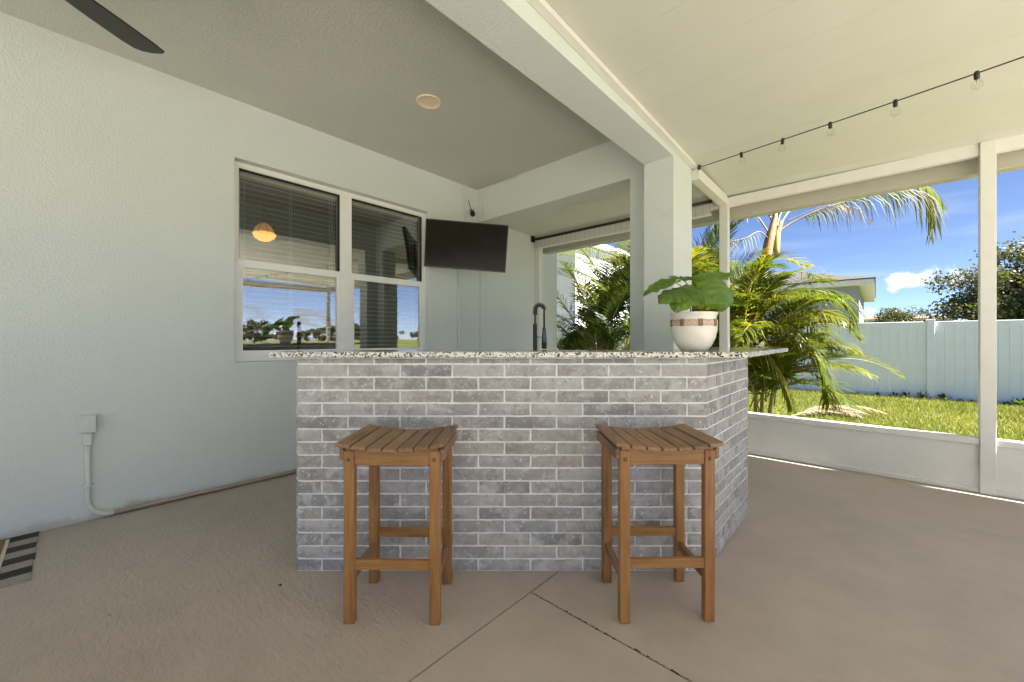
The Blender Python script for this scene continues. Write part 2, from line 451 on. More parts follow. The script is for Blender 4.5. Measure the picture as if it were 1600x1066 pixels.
M['frond_dead'] = mat_leaf('palm_leaflet_dead', [(0.3, (0.16, 0.11, 0.07)), (0.55, (0.28, 0.21, 0.14)), (0.8, (0.42, 0.34, 0.25))], 0.15, 0.8)
M['rachis'] = plain('palm_rachis', (0.26, 0.23, 0.06), 0.5, 0, 0.25, 6)
M['rachis_dry'] = plain('palm_rachis_dry', (0.24, 0.17, 0.10), 0.7, 0, 0.25, 6)
M['cane'] = plain('palm_cane', (0.26, 0.22, 0.13), 0.7, 0, 0.35, 8, 0.3)
M['crownshaft'] = plain('palm_crownshaft', (0.30, 0.16, 0.07), 0.6, 0, 0.35, 9, 0.2)
M['oak_leaf'] = mat_leaf('oak_leaf', [(0.25, (0.045, 0.056, 0.026)), (0.55, (0.090, 0.102, 0.046)), (0.85, (0.16, 0.165, 0.08))], 0.25, 0.5, 1.2)
M['plant_leaf'] = mat_leaf('houseplant_leaf', [(0.25, (0.075, 0.16, 0.022)), (0.55, (0.125, 0.24, 0.035)), (0.85, (0.20, 0.32, 0.07))], 0.45, 0.35, 14)
M['vein'] = plain('leaf_vein', (0.24, 0.34, 0.11), 0.5)
M['stem'] = plain('plant_stem', (0.16, 0.19, 0.09), 0.5)
M['grass'] = mat_leaf('lawn_blade', [(0.25, (0.060, 0.084, 0.011)), (0.5, (0.122, 0.146, 0.021)), (0.75, (0.20, 0.195, 0.05))], 0.35, 0.6, 2.2)

def mat_ground():
    m, t, b = new_mat('lawn_ground')
    v = coords(t)
    n1 = noise(t, v, 0.6, 6, 0.6); n2 = noise(t, v, 35, 6, 0.7)
    c = ramp(t, mth(t, 'ADD', mth(t, 'MULTIPLY', n1, 0.5), mth(t, 'MULTIPLY', n2, 0.5)), [(0.34, (0.065, 0.074, 0.012)), (0.5, (0.108, 0.115, 0.018)), (0.68, (0.165, 0.148, 0.04))])
    t.links.new(c, b.inputs['Base Color']); b.inputs['Roughness'].default_value = 0.95; b.inputs['Specular IOR Level'].default_value = 0.1
    bump(t, b, n2, 0.8, 0.03)
    return m
M['ground'] = mat_ground()

def mat_glass(name, r0=0.06, rough=0.004):
    m, t, b = new_mat(name)
    lw = t.nodes.new('ShaderNodeLayerWeight'); lw.inputs[0].default_value = 0.5
    fac = mth(t, 'ADD', r0, mth(t, 'MULTIPLY', mth(t, 'POWER', lw.outputs['Facing'], 5.0), 1-r0))
    gl = t.nodes.new('ShaderNodeBsdfGlossy'); gl.inputs['Roughness'].default_value = rough
    wv = noise(t, coords(t), 3.0, 2); bn = t.nodes.new('ShaderNodeBump'); bn.inputs['Strength'].default_value = 0.02; bn.inputs['Distance'].default_value = 0.02
    t.links.new(wv, bn.inputs['Height']); t.links.new(bn.outputs[0], gl.inputs['Normal'])
    tr = t.nodes.new('ShaderNodeBsdfTransparent'); tr.inputs[0].default_value = (0.93, 0.95, 0.94, 1)
    mx = t.nodes.new('ShaderNodeMixShader')
    t.links.new(fac, mx.inputs[0]); t.links.new(tr.outputs[0], mx.inputs[1]); t.links.new(gl.outputs[0], mx.inputs[2])
    t.links.new(mx.outputs[0], t.nodes['Material Output'].inputs[0])
    return m
M['pane'] = mat_glass('coated_window_glass', 0.22)
M['bulb'] = mat_glass('clear_bulb_glass', 0.05)
def mat_emit(name, col, s):
    m, t, b = new_mat(name)
    b.inputs['Base Color'].default_value = (*col, 1)
    b.inputs['Emission Color'].default_value = (*col, 1); b.inputs['Emission Strength'].default_value = s
    return m
M['lamp'] = mat_emit('amber_lamp_glass', (1.0, 0.46, 0.08), 0.34)
M['lamp_dim'] = mat_emit('amber_lamp_glass_upper', (0.9, 0.42, 0.08), 0.07)
def mat_screen():
    m, t, b = new_mat('tv_screen')
    n = noise(t, coords(t), 8, 5)
    t.links.new(ramp(t, n, [(0.3, (0.006, 0.006, 0.007)), (0.7, (0.010, 0.009, 0.009))]), b.inputs['Base Color'])
    t.links.new(mth(t, 'ADD', 0.08, mth(t, 'MULTIPLY', n, 0.12)), b.inputs['Roughness']); b.inputs['Specular IOR Level'].default_value = 0.10
    return m
M['screen'] = mat_screen()
def mat_fabric(name, a, b_, axis, freq):
    m, t, b = new_mat(name)
    s_ = t.nodes.new('ShaderNodeSeparateXYZ'); t.links.new(coords(t), s_.inputs[0])
    fr = mth(t, 'FRACT', mth(t, 'MULTIPLY', s_.outputs[axis], freq))
    c = mixrgb(t, sstep(t, fr, 0.80, 0.88), a, b_)
    t.links.new(c, b.inputs['Base Color']); b.inputs['Roughness'].default_value = 0.9
    return m
M['valance'] = mat_fabric('shade_fabric', (0.56, 0.54, 0.49), (0.47, 0.45, 0.41), 0, 14.0)
M['rug_dark'] = plain('rug_dark', (0.035, 0.033, 0.032), 0.95, 0, 0.3, 180, 0.5)
M['rug_light'] = plain('rug_light', (0.30, 0.28, 0.26), 0.95, 0, 0.3, 180, 0.5)
M['coir'] = plain('coir', (0.25, 0.14, 0.06), 0.95, 0, 0.4, 220, 0.8)
M['trimwhite'] = plain('mat_edge', (0.62, 0.58, 0.52), 0.9)
M['joint'] = plain('joint_dark', (0.03, 0.024, 0.02), 0.95)

# ------------------------------------------------------------------ setting: ground, floor
XW = -3.63          # face of the house wall
XBI, XBO = -1.41, -1.17      # porch beam
YH0, YH1 = 3.34, 3.58        # porch end header
ZB, ZC = 2.57, 2.97
YE = 4.51                    # far screen wall
XR = 3.30                    # yard-side screen wall
YN = -3.3                    # near end of the porch

def ground_z(x, y):
    return -0.08 - 0.17 * np.clip((y - 4.7) / 8.3, 0, 1)
xs = np.concatenate([np.linspace(-900, -30, 10), np.linspace(-25, 40, 40), np.linspace(60, 900, 10)])
ys = np.concatenate([np.linspace(-900, -30, 10), np.linspace(-25, 40, 60), np.linspace(60, 1500, 12)])
gx, gy = np.meshgrid(xs, ys)
gz = ground_z(gx, gy)
V = np.stack([gx.ravel(), gy.ravel(), gz.ravel()], 1)
nx_, ny_ = len(xs), len(ys)
ii, jj = np.meshgrid(np.arange(nx_-1), np.arange(ny_-1))
b0 = (jj*nx_+ii).ravel()
F = np.stack([b0, b0+1, b0+1+nx_, b0+nx_], 1)
tag(tri_mesh('ground', V, F, M['ground']), kind='structure')

fl = empty('floor', (0, 0, 0), kind='structure')
XJ, YJ = -1.14, 1.372
MB().box(XW-0.1, XJ-0.003, YN, YE+0.12, -0.25, 0.0).build('slab', M['floor_rough'], fl)
MB().box(XJ+0.003, XR+0.15, YJ+0.003, YE+0.12, -0.25, -0.001).build('slab', M['floor'], fl)
MB().box(XJ+0.003, XR+0.15, YN, YJ-0.003, -0.25, -0.001).build('slab', M['floor'], fl)
MB().box(XW, XR+0.1, YN+0.1, YE, -0.2, -0.010).build('joint_filler', M['joint'], fl)
# ragged crumbling edges along the saw cut
cr = MB(); x = XJ + 0.02
while x < 1.6:
    l = random.uniform(0.006, 0.02); wd = random.choice([0.0015, 0.002, 0.003, 0.005])
    y = YJ + random.uniform(-0.003, 0.003)
    cr.quad((x, y-wd, 0.0015), (x+l, y-wd*0.4, 0.0015), (x+l*1.2, y+wd*0.5, 0.0015), (x+l*0.2, y+wd, 0.0015))
    x += random.uniform(0.008, 0.035)
cr.build('joint_chip', M['joint'], fl)
MB().prism([(XR+0.15, YE+0.1), (XR+0.15, YN-0.02), (XW-0.3, YN-0.02), (XW-0.3, YN-6), (11.0, YN-6), (11.0, YE+0.1)], -0.3, -0.03).build('patio', M['bounce_concrete'])  # added out-of-view deck that bounces sunlight into the porch
tag(bpy.data.objects['patio'], kind='structure')

# ------------------------------------------------------------------ the house
house = empty('house', (XW-2, 0, 0), 0, 'pale blue-grey stucco house with covered porch, thick beam and corner pillar', 'house')
WY0, WY1, WZ0, WZ1 = 0.82, 2.63, 0.95, 2.53
YEND = 5.0
mb = MB()
yy = [YN, WY0, WY1, YEND]; zz = [-0.25, WZ0, WZ1, 3.05]
for i in range(3):
    for j in range(3):
        if i == 1 and j == 1: continue
        mb.quad((XW, yy[i], zz[j]), (XW, yy[i+1], zz[j]), (XW, yy[i+1], zz[j+1]), (XW, yy[i], zz[j+1]))
D = 0.22
mb.quad((XW, WY0, WZ0), (XW-D, WY0, WZ0), (XW-D, WY0, WZ1), (XW, WY0, WZ1))
mb.quad((XW, WY1, WZ0), (XW, WY1, WZ1), (XW-D, WY1, WZ1), (XW-D, WY1, WZ0))
mb.quad((XW, WY0, WZ1), (XW-D, WY0, WZ1), (XW-D, WY1, WZ1), (XW, WY1, WZ1))
mb.quad((XW, WY0, WZ0), (XW, WY1, WZ0), (XW-D, WY1, WZ0), (XW-D, WY0, WZ0))
for i in range(3):
    for j in range(3):
        if i == 1 and j == 1: continue
        mb.quad((XW-D, yy[i], zz[j]), (XW-D, yy[i], zz[j+1]), (XW-D, yy[i+1], zz[j+1]), (XW-D, yy[i+1], zz[j]))
mb.quad((XW, YEND, -0.25), (XW-D, YEND, -0.25), (XW-D, YEND, 3.05), (XW, YEND, 3.05))
mb.build('wall', M['wall'], house)
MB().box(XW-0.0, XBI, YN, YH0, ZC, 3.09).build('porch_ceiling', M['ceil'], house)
MB().box(XBI, XBO, YN, YH1, ZB, 3.09).build('beam', M['wall'], house)
MB().box(XW, XBI, YH0, YH1, ZB, 3.09).build('header_wall', M['wall'], house)
mb = MB()
P = [(XBI, 3.16), (XBO, 3.16), (XBO, YH1), (-1.62, YH1), (-1.62, YH0), (XBI, YH0)]
mb.prism(P, -0.1, ZB).build('pillar', M['wall'], house)
MB().box(XBI, XBO, YN, YN+0.4, -0.1, ZB).build('pillar', M['wall'], house)
# rooms behind the window
mb = MB()
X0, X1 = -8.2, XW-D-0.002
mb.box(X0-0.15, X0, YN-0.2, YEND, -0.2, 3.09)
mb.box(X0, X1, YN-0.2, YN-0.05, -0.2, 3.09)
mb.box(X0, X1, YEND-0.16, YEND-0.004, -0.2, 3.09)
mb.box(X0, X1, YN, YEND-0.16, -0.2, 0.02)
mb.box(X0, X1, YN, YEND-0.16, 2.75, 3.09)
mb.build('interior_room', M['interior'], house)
# hip roof
rx0, rx1, ry0, ry1, rz0 = -8.8, XBO+0.02, YN-0.7, YEND+0.45, 3.095
mb = MB()
mb.box(rx0, rx1, ry0, ry1, rz0, rz0+0.14)
zr = rz0 + 0.15; cx_ = (rx0+rx1)/2; hh = 1.6
a, b_, c_, d_ = (rx0, ry0, zr), (rx1, ry0, zr), (rx1, ry1, zr), (rx0, ry1, zr)
e_, f_ = (cx_, ry0+3.6, zr+hh), (cx_, ry1-3.6, zr+hh)
mb.v += [a, b_, c_, d_, e_, f_]; n = len(mb.v)-6
mb.f += [(n, n+1, n+4), (n+1, n+2, n+5, n+4), (n+2, n+3, n+5), (n+3, n, n+4, n+5)]; mb.sm += [False]*4
mb.build('roof', M['shingle'], house)

# window
XF = XW - 0.075
win = MB()
fw = 0.045
ym = (WY0+WY1)/2
win.box(XF-0.08, XF, WY0+0.002, WY0+fw, WZ0+0.002, WZ1-0.002)
win.box(XF-0.08, XF, WY1-fw, WY1-0.002, WZ0+0.002, WZ1-0.002)
win.box(XF-0.08, XF, ym-0.055, ym+0.055, WZ0+0.002, WZ1-0.002)
for (u0, u1) in ((WY0+fw, ym-0.055), (ym+0.055, WY1-fw)):
    win.box(XF-0.08, XF, u0, u1, WZ1-fw, WZ1-0.002)
    win.box(XF-0.08, XF, u0, u1, WZ0+0.002, WZ0+fw)
wo_ = win.build('window', M['vinyl'], house)
mb = MB().box(XF-0.02, XW+0.015, WY0-0.01, WY1+0.01, WZ0-0.02, WZ0+0.001)
mb.build('sill', M['wall'], wo_)
ZM = 1.735
for (u0, u1) in ((WY0+fw, ym-0.055), (ym+0.055, WY1-fw)):
    s_ = MB()
    xa, xb = XF-0.036, XF-0.006
    s_.box(xa, xb+0.004, u0+0.001, u1-0.001, ZM-0.03, ZM+0.03)           # meeting rail
    s_.box(xa, xb, u0+0.001, u0+0.028, WZ0+fw+0.001, ZM-0.03)
    s_.box(xa, xb, u1-0.028, u1-0.001, WZ0+fw+0.001, ZM-0.03)
    s_.box(xa, xb, u0+0.028, u1-0.028, WZ0+fw+0.001, WZ0+fw+0.045)
    s_.build('sash', M['vinyl'], wo_)
    g_ = MB().box(XF-0.026, XF-0.020, u0+0.026, u1-0.026, WZ0+fw+0.04, ZM-0.028); g_.build('pane', M['pane'], wo_)
    g_ = MB().box(XF-0.056, XF-0.050, u0-0.002, u1+0.002, ZM+0.02, WZ1-fw+0.004); g_.build('pane', M['pane'], wo_)
    bead = MB(); zt0, zt1 = ZM+0.03, WZ1-fw
    bead.box(XF-0.049, XF-0.012, u0, u0+0.006, zt0, zt1); bead.box(XF-0.049, XF-0.012, u1-0.006, u1, zt0, zt1); bead.box(XF-0.049, XF-0.012, u0+0.006, u1-0.006, zt1-0.006, zt1)
    bead.build('glazing_bead', M['joint'], wo_)

# blinds
def blind(u0, u1, label):
    root = empty('window_blind', (XW-0.19, (u0+u1)/2, WZ0), 0, label, 'blind', 'blinds behind the house window')
    xb = XW - 0.195
    MB().box(xb-0.03, xb+0.03, u0, u1, WZ1-0.075, WZ1-0.004).build('headrail', M['slat'], root)
    me = None; z = WZ1-0.11
    while z > WZ0+0.03:
        o = bpy.data.objects.new('slat', me) if me else None
        if o is None:
            a_ = R(14)
            rot = Matrix.Rotation(a_, 3, 'Y')
            m_ = MB().box(-0.025, 0.025, u0+0.004-root.location.y, u1-0.004-root.location.y, -0.0014, 0.0014, rot, (0, 0, 0))
            me = m_.mesh('slat'); me.materials.append(M['slat'])
            o = bpy.data.objects.new('slat', me)
        COL.objects.link(o); o.parent = root; o.location = (xb-root.location.x, 0, z-root.location.z)
        z -= 0.0435
    for k in (0.10, 0.5, 0.9):
        yk = u0 + (u1-u0)*k
        for dx in (-0.027, 0.027):
            MB().tube([(xb+dx, yk, WZ0+0.03), (xb+dx, yk, WZ1-0.07)], 0.0016, 5).build('cord', M['cord'], root)
    MB().tube([(xb+0.035, u0+0.05, WZ1-0.09), (xb+0.036, u0+0.052, WZ0+0.35)], 0.004, 6).build('tilt_wand', M['cord'], root)
    return root
blind(WY0+0.02, ym-0.005, 'horizontal slat window blind with a lit amber lamp behind it')
blind(ym+0.005, WY1-0.02, 'horizontal slat blind behind the window panes next to the television')

# lamp in the room
lp = at_x(413, 366, -5.3)
lamp = empty('ceiling_lamp', (lp.x, lp.y, 2.75), 0, 'lit amber glass bowl lamp seen through the window blind', 'lamp')
prof = [(0.002, -0.085), (0.05, -0.078), (0.095, -0.050), (0.118, -0.012), (0.122, 0.0), (0.112, 0.012)]
MB().lathe(prof, lp, 28).build('lamp_shade', M['lamp'], lamp)
MB().lathe([(0.112, 0.006), (0.100, 0.05), (0.075, 0.09), (0.035, 0.12), (0.012, 0.13)], lp, 20).build('upper_glass', M['lamp_dim'], lamp)
for k in range(8):
    a = k*math.pi/4
    MB().tube([lp+Vector((math.cos(a)*r_, math.sin(a)*r_, z_)) for r_, z_ in ((0.122, 0.0), (0.103, 0.05), (0.078, 0.09), (0.037, 0.122))], 0.004, 5).build('rib', M['wicker_dark'], lamp)
MB().tube([lp+Vector((0, 0, 0.1)), Vector((lp.x, lp.y, 2.751))], 0.012, 8).build('stem', M['wicker_dark'], lamp)

# ------------------------------------------------------------------ screened lanai
lan = empty('screen_enclosure', (0, YE, 0), 0, 'white aluminium screen enclosure with panel roof, posts and low kick panels', 'patio cover')
def roof_z(x, y):
    return 2.745 - 0.033*y - 0.012*(max(x, XBO) - XBO)
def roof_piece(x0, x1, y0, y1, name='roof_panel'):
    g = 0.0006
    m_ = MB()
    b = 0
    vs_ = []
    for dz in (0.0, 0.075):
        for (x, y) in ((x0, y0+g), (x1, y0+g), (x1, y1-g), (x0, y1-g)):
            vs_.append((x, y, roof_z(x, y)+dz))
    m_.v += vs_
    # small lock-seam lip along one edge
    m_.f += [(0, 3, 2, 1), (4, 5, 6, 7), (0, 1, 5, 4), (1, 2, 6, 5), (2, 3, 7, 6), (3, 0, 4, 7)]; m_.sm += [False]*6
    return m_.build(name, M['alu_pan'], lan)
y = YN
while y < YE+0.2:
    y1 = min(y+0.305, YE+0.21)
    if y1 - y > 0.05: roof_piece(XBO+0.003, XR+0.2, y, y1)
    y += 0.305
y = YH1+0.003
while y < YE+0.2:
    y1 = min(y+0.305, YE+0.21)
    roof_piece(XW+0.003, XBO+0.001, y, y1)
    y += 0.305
# top skin that closes the panel joints
m_ = MB()
c4 = [(XBO+0.004, YN), (XR+0.2, YN), (XR+0.2, YE+0.21), (XBO+0.004, YE+0.21)]
m_.v += [(x, y, roof_z(x, y)+0.078) for x, y in c4] + [(x, y, roof_z(x, y)+0.10) for x, y in c4]
m_.f += [(0, 3, 2, 1), (4, 5, 6, 7), (0, 1, 5, 4), (1, 2, 6, 5), (2, 3, 7, 6), (3, 0, 4, 7)]; m_.sm += [False]*6
c4 = [(XW+0.003, YH1+0.003), (XBO+0.001, YH1+0.003), (XBO+0.001, YE+0.21), (XW+0.003, YE+0.21)]
m_.v += [(x, y, roof_z(x, y)+0.078) for x, y in c4] + [(x, y, roof_z(x, y)+0.10) for x, y in c4]
m_.f += [tuple(8+i for i in f) for f in ((0, 3, 2, 1), (4, 5, 6, 7), (0, 1, 5, 4), (1, 2, 6, 5), (2, 3, 7, 6), (3, 0, 4, 7))]; m_.sm += [False]*6
m_.build('roof_skin', M['alu'], lan)
# ledger strip along the beam
m_ = MB()
for (z0, z1, x1) in ((-0.034, -0.003, XBO+0.045),):
    v0 = [(XBO+0.003, YN), (x1, YN), (x1, YH1), (XBO+0.003, YH1)]
    m_.v += [(x, y, roof_z(x, y)+z0) for x, y in v0] + [(x, y, roof_z(x, y)+z1) for x, y in v0]
    m_.f += [(0, 3, 2, 1), (4, 5, 6, 7), (0, 1, 5, 4), (1, 2, 6, 5), (2, 3, 7, 6), (3, 0, 4, 7)]; m_.sm += [False]*6
m_.build('ledger', M['alu'], lan)
MB().cbox(-1.19, -1.11, YH1+0.003, YE-0.05, 2.50, 2.592, 0.003).build('roof_beam', M['alu'], lan)
# far header and gutter, kick panels, posts
postx = [-3.59, -1.15, 0.605, 2.35, 3.255]
def post(x, y, w_=0.078, d_=0.085, top=2.50):
    m_ = MB().cbox(x-w_/2, x+w_/2, y-d_/2, y+d_/2, 0.0, top, 0.003)
    return m_.build('post', M['alu'], lan)
for x in postx: post(x, YE, top=2.575 if x > -1.2 else 2.52)
for k in range(4):
    x0, x1 = postx[k]+0.0395, postx[k+1]-0.0395
    MB().cbox(x0, x1, YE-0.02, YE+0.035, 2.485, 2.580, 0.003).build('header_beam', M['alu'], lan)
    MB().cbox(x0, x1, YE-0.03, YE+0.03, 0.355, 0.405, 0.003).build('chair_rail', M['alu'], lan)
    MB().box(x0, x1, YE-0.008, YE+0.008, 0.035, 0.356).build('kick_panel', M['alu'], lan)
    MB().cbox(x0, x1, YE-0.024, YE+0.024, 0.0, 0.036, 0.003).build('base_rail', M['alu'], lan)
MB().cbox(XW+0.02, XR+0.2, YE+0.09, YE+0.205, 2.385, 2.545, 0.006).build('gutter', M['gutter'], lan)
posty = [YE-2.1, YE-4.2, YE-6.3, YN+0.1]
prev = YE-0.045
for y in posty:
    post(XR-0.005, y)
    y0, y1 = y+0.045, prev
    MB().cbox(XR-0.03, XR+0.03, y0, y1, 2.36, 2.50, 0.003).build('header_beam', M['alu'], lan)
    MB().cbox(XR-0.03, XR+0.03, y0, y1, 0.355, 0.405, 0.003).build('chair_rail', M['alu'], lan)
    MB().box(XR-0.008, XR+0.008, y0, y1, 0.035, 0.356).build('kick_panel', M['alu'], lan)
    prev = y-0.045

# roller shade in the left bay
rs = empty('roller_shade', (-2.4, 4.42, 2.5), 0, 'rolled-up fabric shade on a dark tube above the opening behind the pillar', 'shade')
MB().tube([(XW+0.03, 4.40, 2.545), (-1.24, 4.40, 2.545)], 0.016, 12).build('tube', M['fan'], rs)
MB().box(XW+0.05, -1.26, 4.415, 4.421, 2.425, 2.535).build('fabric', M['valance'], rs)
MB().cbox(XW+0.04, -1.25, 4.409, 4.427, 2.405, 2.427, 0.004).build('hem_bar', M['alu'], rs)
MB().box(XW+0.004, XW+0.03, 4.37, 4.43, 2.515, 2.60).build('bracket', M['black'], rs)
MB().tube([(XW+0.06, 4.40, 2.53), (XW+0.06, 4.40, 1.35)], 0.0025, 5).build('pull_chain', M['cord'], rs)

# ------------------------------------------------------------------ bar
BY = 1.94
LBX, RBX = -1.051, 0.951
bar = empty('bar_counter', c2w(0, BY+0.2), TH, 'angled bar faced in grey washed brick with a speckled granite top', 'bar')
U = Vector((ST, CT))            # direction of the bar's side in camera-frame coordinates
NS = Vector((CT, -ST))
SL = 0.85
def cw(p, z): return c2w(p[0], p[1], z)
e = 0.0052; TK = 0.27
A_ = (LBX+e, BY+e); B_ = (RBX-0.0025, BY+e)
Cc = (RBX + U.x*SL - NS.x*e, BY + U.y*SL - NS.y*e)
Dd = (Cc[0]-NS.x*TK, Cc[1]-NS.y*TK)
tt = (BY+e+TK - (B_[1]-NS.y*TK)) / U.y
Ee = (B_[0]-NS.x*TK + U.x*tt, BY+e+TK)
Ff = (LBX+e, BY+e+TK)
core = [A_, B_, Cc, Dd, Ee, Ff]
mb = MB(); mb.prism([tuple(cw(p, 0))[:2] for p in core], 0.0, 1.040)
mb.build('mortar_core', M['mortar'], bar)
bcache = {}
def brick_mesh(L, H, var):
    key = (round(L, 3), round(H, 3), var)
    if key in bcache: return bcache[key]
    rr = random.Random(hash(key) & 0xffff)
    nx = max(3, int(L/0.035)); m_ = MB(); J = 0.0013
    V = []; nz_n = 2
    for j in range(nz_n+1):
        for i in range(nx+1):
            x_ = -L/2 + L*i/nx; z_ = -H/2 + H*j/nz_n
            if i in (0, nx): x_ += rr.uniform(-J, J)
            if j in (0, nz_n): z_ += rr.uniform(-J, J)
            edge = i in (0, nx) or j in (0, nz_n)
            V.append((x_, (0.0022 if edge else 0.0) + rr.uniform(-0.0006, 0.0006), z_))
    m_.v += V; w_ = nx+1
    for j in range(nz_n):
        for i in range(nx):
            m_.f.append((j*w_+i, j*w_+i+1, (j+1)*w_+i+1, (j+1)*w_+i)); m_.sm.append(False)
    ringi = list(range(0, w_)) + [j*w_+nx for j in range(1, nz_n+1)] + [nz_n*w_+i for i in range(nx-1, -1, -1)] + [j*w_ for j in range(nz_n-1, 0, -1)]
    b = len(m_.v); m_.v += [(V[i][0], 0.02, V[i][2]) for i in ringi]; q = len(ringi)
    for k in range(q):
        k2 = (k+1) % q
        m_.f.append((ringi[k2], ringi[k], b+k, b+k2)); m_.sm.append(False)
    me = m_.mesh('brick'); me.materials.append(M['brick']); bcache[key] = me
    return me
CH, BLEN, JT = 0.0633, 0.2546, 0.0088
L0, rz0_ = FR[bar.name]
def brick_face(p0, d, length, off, yaw):
    """p0 camera-frame start, d unit direction; courses down from the top"""
    ztop = 1.0405; z = ztop; row = 0
    while z > 0.006:
        h = 0.031 if row == 0 else CH
        z1 = max(z - h, 0.0)
        bh = z - z1 - JT
        if bh > 0.012:
            s = -((off + (0.5 if row % 2 else 0.0)) % 1.0) * BLEN
            while s < length - 0.012:
                a0, a1 = max(s, 0.0), min(s+BLEN-JT, length)
                if a1 - a0 > 0.015:
                    me = brick_mesh(a1-a0, bh, random.randrange(5))
                    o = bpy.data.objects.new('brick', me); COL.objects.link(o); o.parent = bar
                    mid = (a0+a1)/2
                    pj = random.uniform(-0.0016, 0.0010)
                    px_, py_ = p0[0]+d[0]*mid-d[1]*pj, p0[1]+d[1]*mid+d[0]*pj
                    o.location = (px_, py_-(BY+0.2), (z+z1)/2 + (JT/2 if row == 0 else 0) - (0 if row else JT/2))
                    o.rotation_euler = (random.uniform(-.006, .006), random.uniform(-.003, .003), yaw)
                s += BLEN
        z = z1; row += 1
brick_face((LBX, BY), (1, 0), RBX-LBX, 0.5, 0)
brick_face((RBX+0.001, BY+0.001), tuple(U), SL, 0.35, math.atan2(U.y, U.x))
brick_face((LBX, BY+TK+0.006), (0, -1), TK-0.005, 0.2, -math.pi/2)
# granite top
ov = [( -1.161, 1.902), (1.124, 1.902)]
tr_ = 1.21
G2 = (1.124+U.x*tr_, 1.902+U.y*tr_)
G3 = (G2[0]-NS.x*0.46, G2[1]-NS.y*0.46)
# inner corner with back line y = 2.27
yb = 2.27
q_ = (yb - (1.902 - NS.y*0.46)) / U.y
G4 = (1.124-NS.x*0.46+U.x*q_, yb)
G5 = (-1.161, yb)
poly = [ov[0], ov[1], G2, G3, G4, G5]
def inset(poly, d):
    out = []; n = len(poly)
    for i in range(n):
        p0, p1, p2 = Vector(poly[i-1]), Vector(poly[i]), Vector(poly[(i+1) % n])
        e1 = (p1-p0).normalized(); e2 = (p2-p1).normalized()
        n1 = Vector((-e1.y, e1.x)); n2 = Vector((-e2.y, e2.x))
        bis = (n1+n2); bis = bis / max(0.3, bis.dot(n1))
        out.append(tuple(p1 + bis*d))
    return out
mb = MB(); rings = [(0.004, 1.0425), (0.0, 1.0465), (0.0, 1.066), (0.0012, 1.0692), (0.004, 1.0705)]
n = len(poly)
for (d_i, z_) in rings:
    for p in inset(poly, d_i): mb.v.append(tuple(cw(p, z_)))
for k in range(len(rings)-1):
    for i in range(n):
        j = (i+1) % n
        mb.f.append((k*n+i, k*n+j, (k+1)*n+j, (k+1)*n+i)); mb.sm.append(False)
mb.f.append(tuple(range(n))[::-1]); mb.sm.append(False)
mb.f.append(tuple((len(rings)-1)*n+i for i in range(n))); mb.sm.append(False)
mb.build('countertop', M['granite'], bar)
# lower working counter behind the bar, with the sink
wx0, wx1, wy0, wy1 = -0.95, 0.62, BY+e+TK+0.003, BY+e+TK+0.60
mb = MB()
rot = Matrix.Rotation(TH, 3, 'Z')
mb.box(wx0, wx1, wy0, wy1-0.03, 0.0, 0.86, rot); mb.build('cabinet', M['vinyl'], bar)
mb = MB(); mb.box(wx0-0.01, wx1+0.01, wy0, wy1, 0.862, 0.892, rot); mb.build('work_top', M['granite'], bar)
# faucet stands on the working counter
fp = at_depth(836, 530, 2.62); fz = 0.892
fa = empty('faucet', (fp.x, fp.y, fz), TH, 'dark spring-neck kitchen faucet rising behind the bar top', 'faucet')
cR = c2w(1, 0); cR = Vector((cR.x, cR.y, 0))
base = Vector((fp.x, fp.y, fz))
MB().lathe([(0.026, 0), (0.026, 0.012), (0.015, 0.02), (0.0135, 0.34), (0.0, 0.342)], base, 18).build('body', M['steel'], fa)
arc = []
for k in range(17):
    t_ = math.pi*k/16
    arc.append(base + cR*(0.030*(1-math.cos(t_))) + Vector((0, 0, 0.435+0.032*math.sin(t_))))
neck = [base+Vector((0, 0, 0.33)), base+Vector((0, 0, 0.40))] + arc + [base+cR*0.06+Vector((0, 0, 0.30))]
MB().tube(neck, 0.006, 10).build('hose', M['black'], fa)
# helical spring following the hose
def along(pts, s):
    d = [0]
    for i in range(1, len(pts)): d.append(d[-1]+(pts[i]-pts[i-1]).length)
    t_ = s*d[-1]
    for i in range(1, len(pts)):
        if t_ <= d[i]:
            f = (t_-d[i-1])/max(1e-9, d[i]-d[i-1]); return pts[i-1].lerp(pts[i], f), (pts[i]-pts[i-1]).normalized()
    return pts[-1], (pts[-1]-pts[-2]).normalized()
hel = []; side = Vector((cR.y*-1, cR.x, 0))
path = neck[1:-1]
for k in range(20*12+1):
    s = k/(20*12); p, t_ = along(path, s); nrm = side.cross(t_).normalized(); a = 2*math.pi*k/12
    hel.append(p + side*(0.013*math.cos(a)) + nrm*(0.013*math.sin(a)))
MB().tube(hel, 0.0026, 5).build('spring', M['steel'], fa)
MB().lathe([(0.001, 0), (0.017, 0.002), (0.018, 0.05), (0.013, 0.11), (0.010, 0.14), (0.001, 0.142)], base+cR*0.06+Vector((0, 0, 0.175)), 16).build('spray_head', M['steel'], fa)
MB().tube([base+Vector((0, 0, 0.255)), base+cR*0.075+Vector((0, 0, 0.255))], 0.005, 8).build('holder', M['chrome'], fa)
MB().tube([base+cR*0.016+Vector((0, 0, 0.12)), base+cR*0.05+Vector((0, 0, 0.14))], 0.006, 8).build('lever', M['steel'], fa)

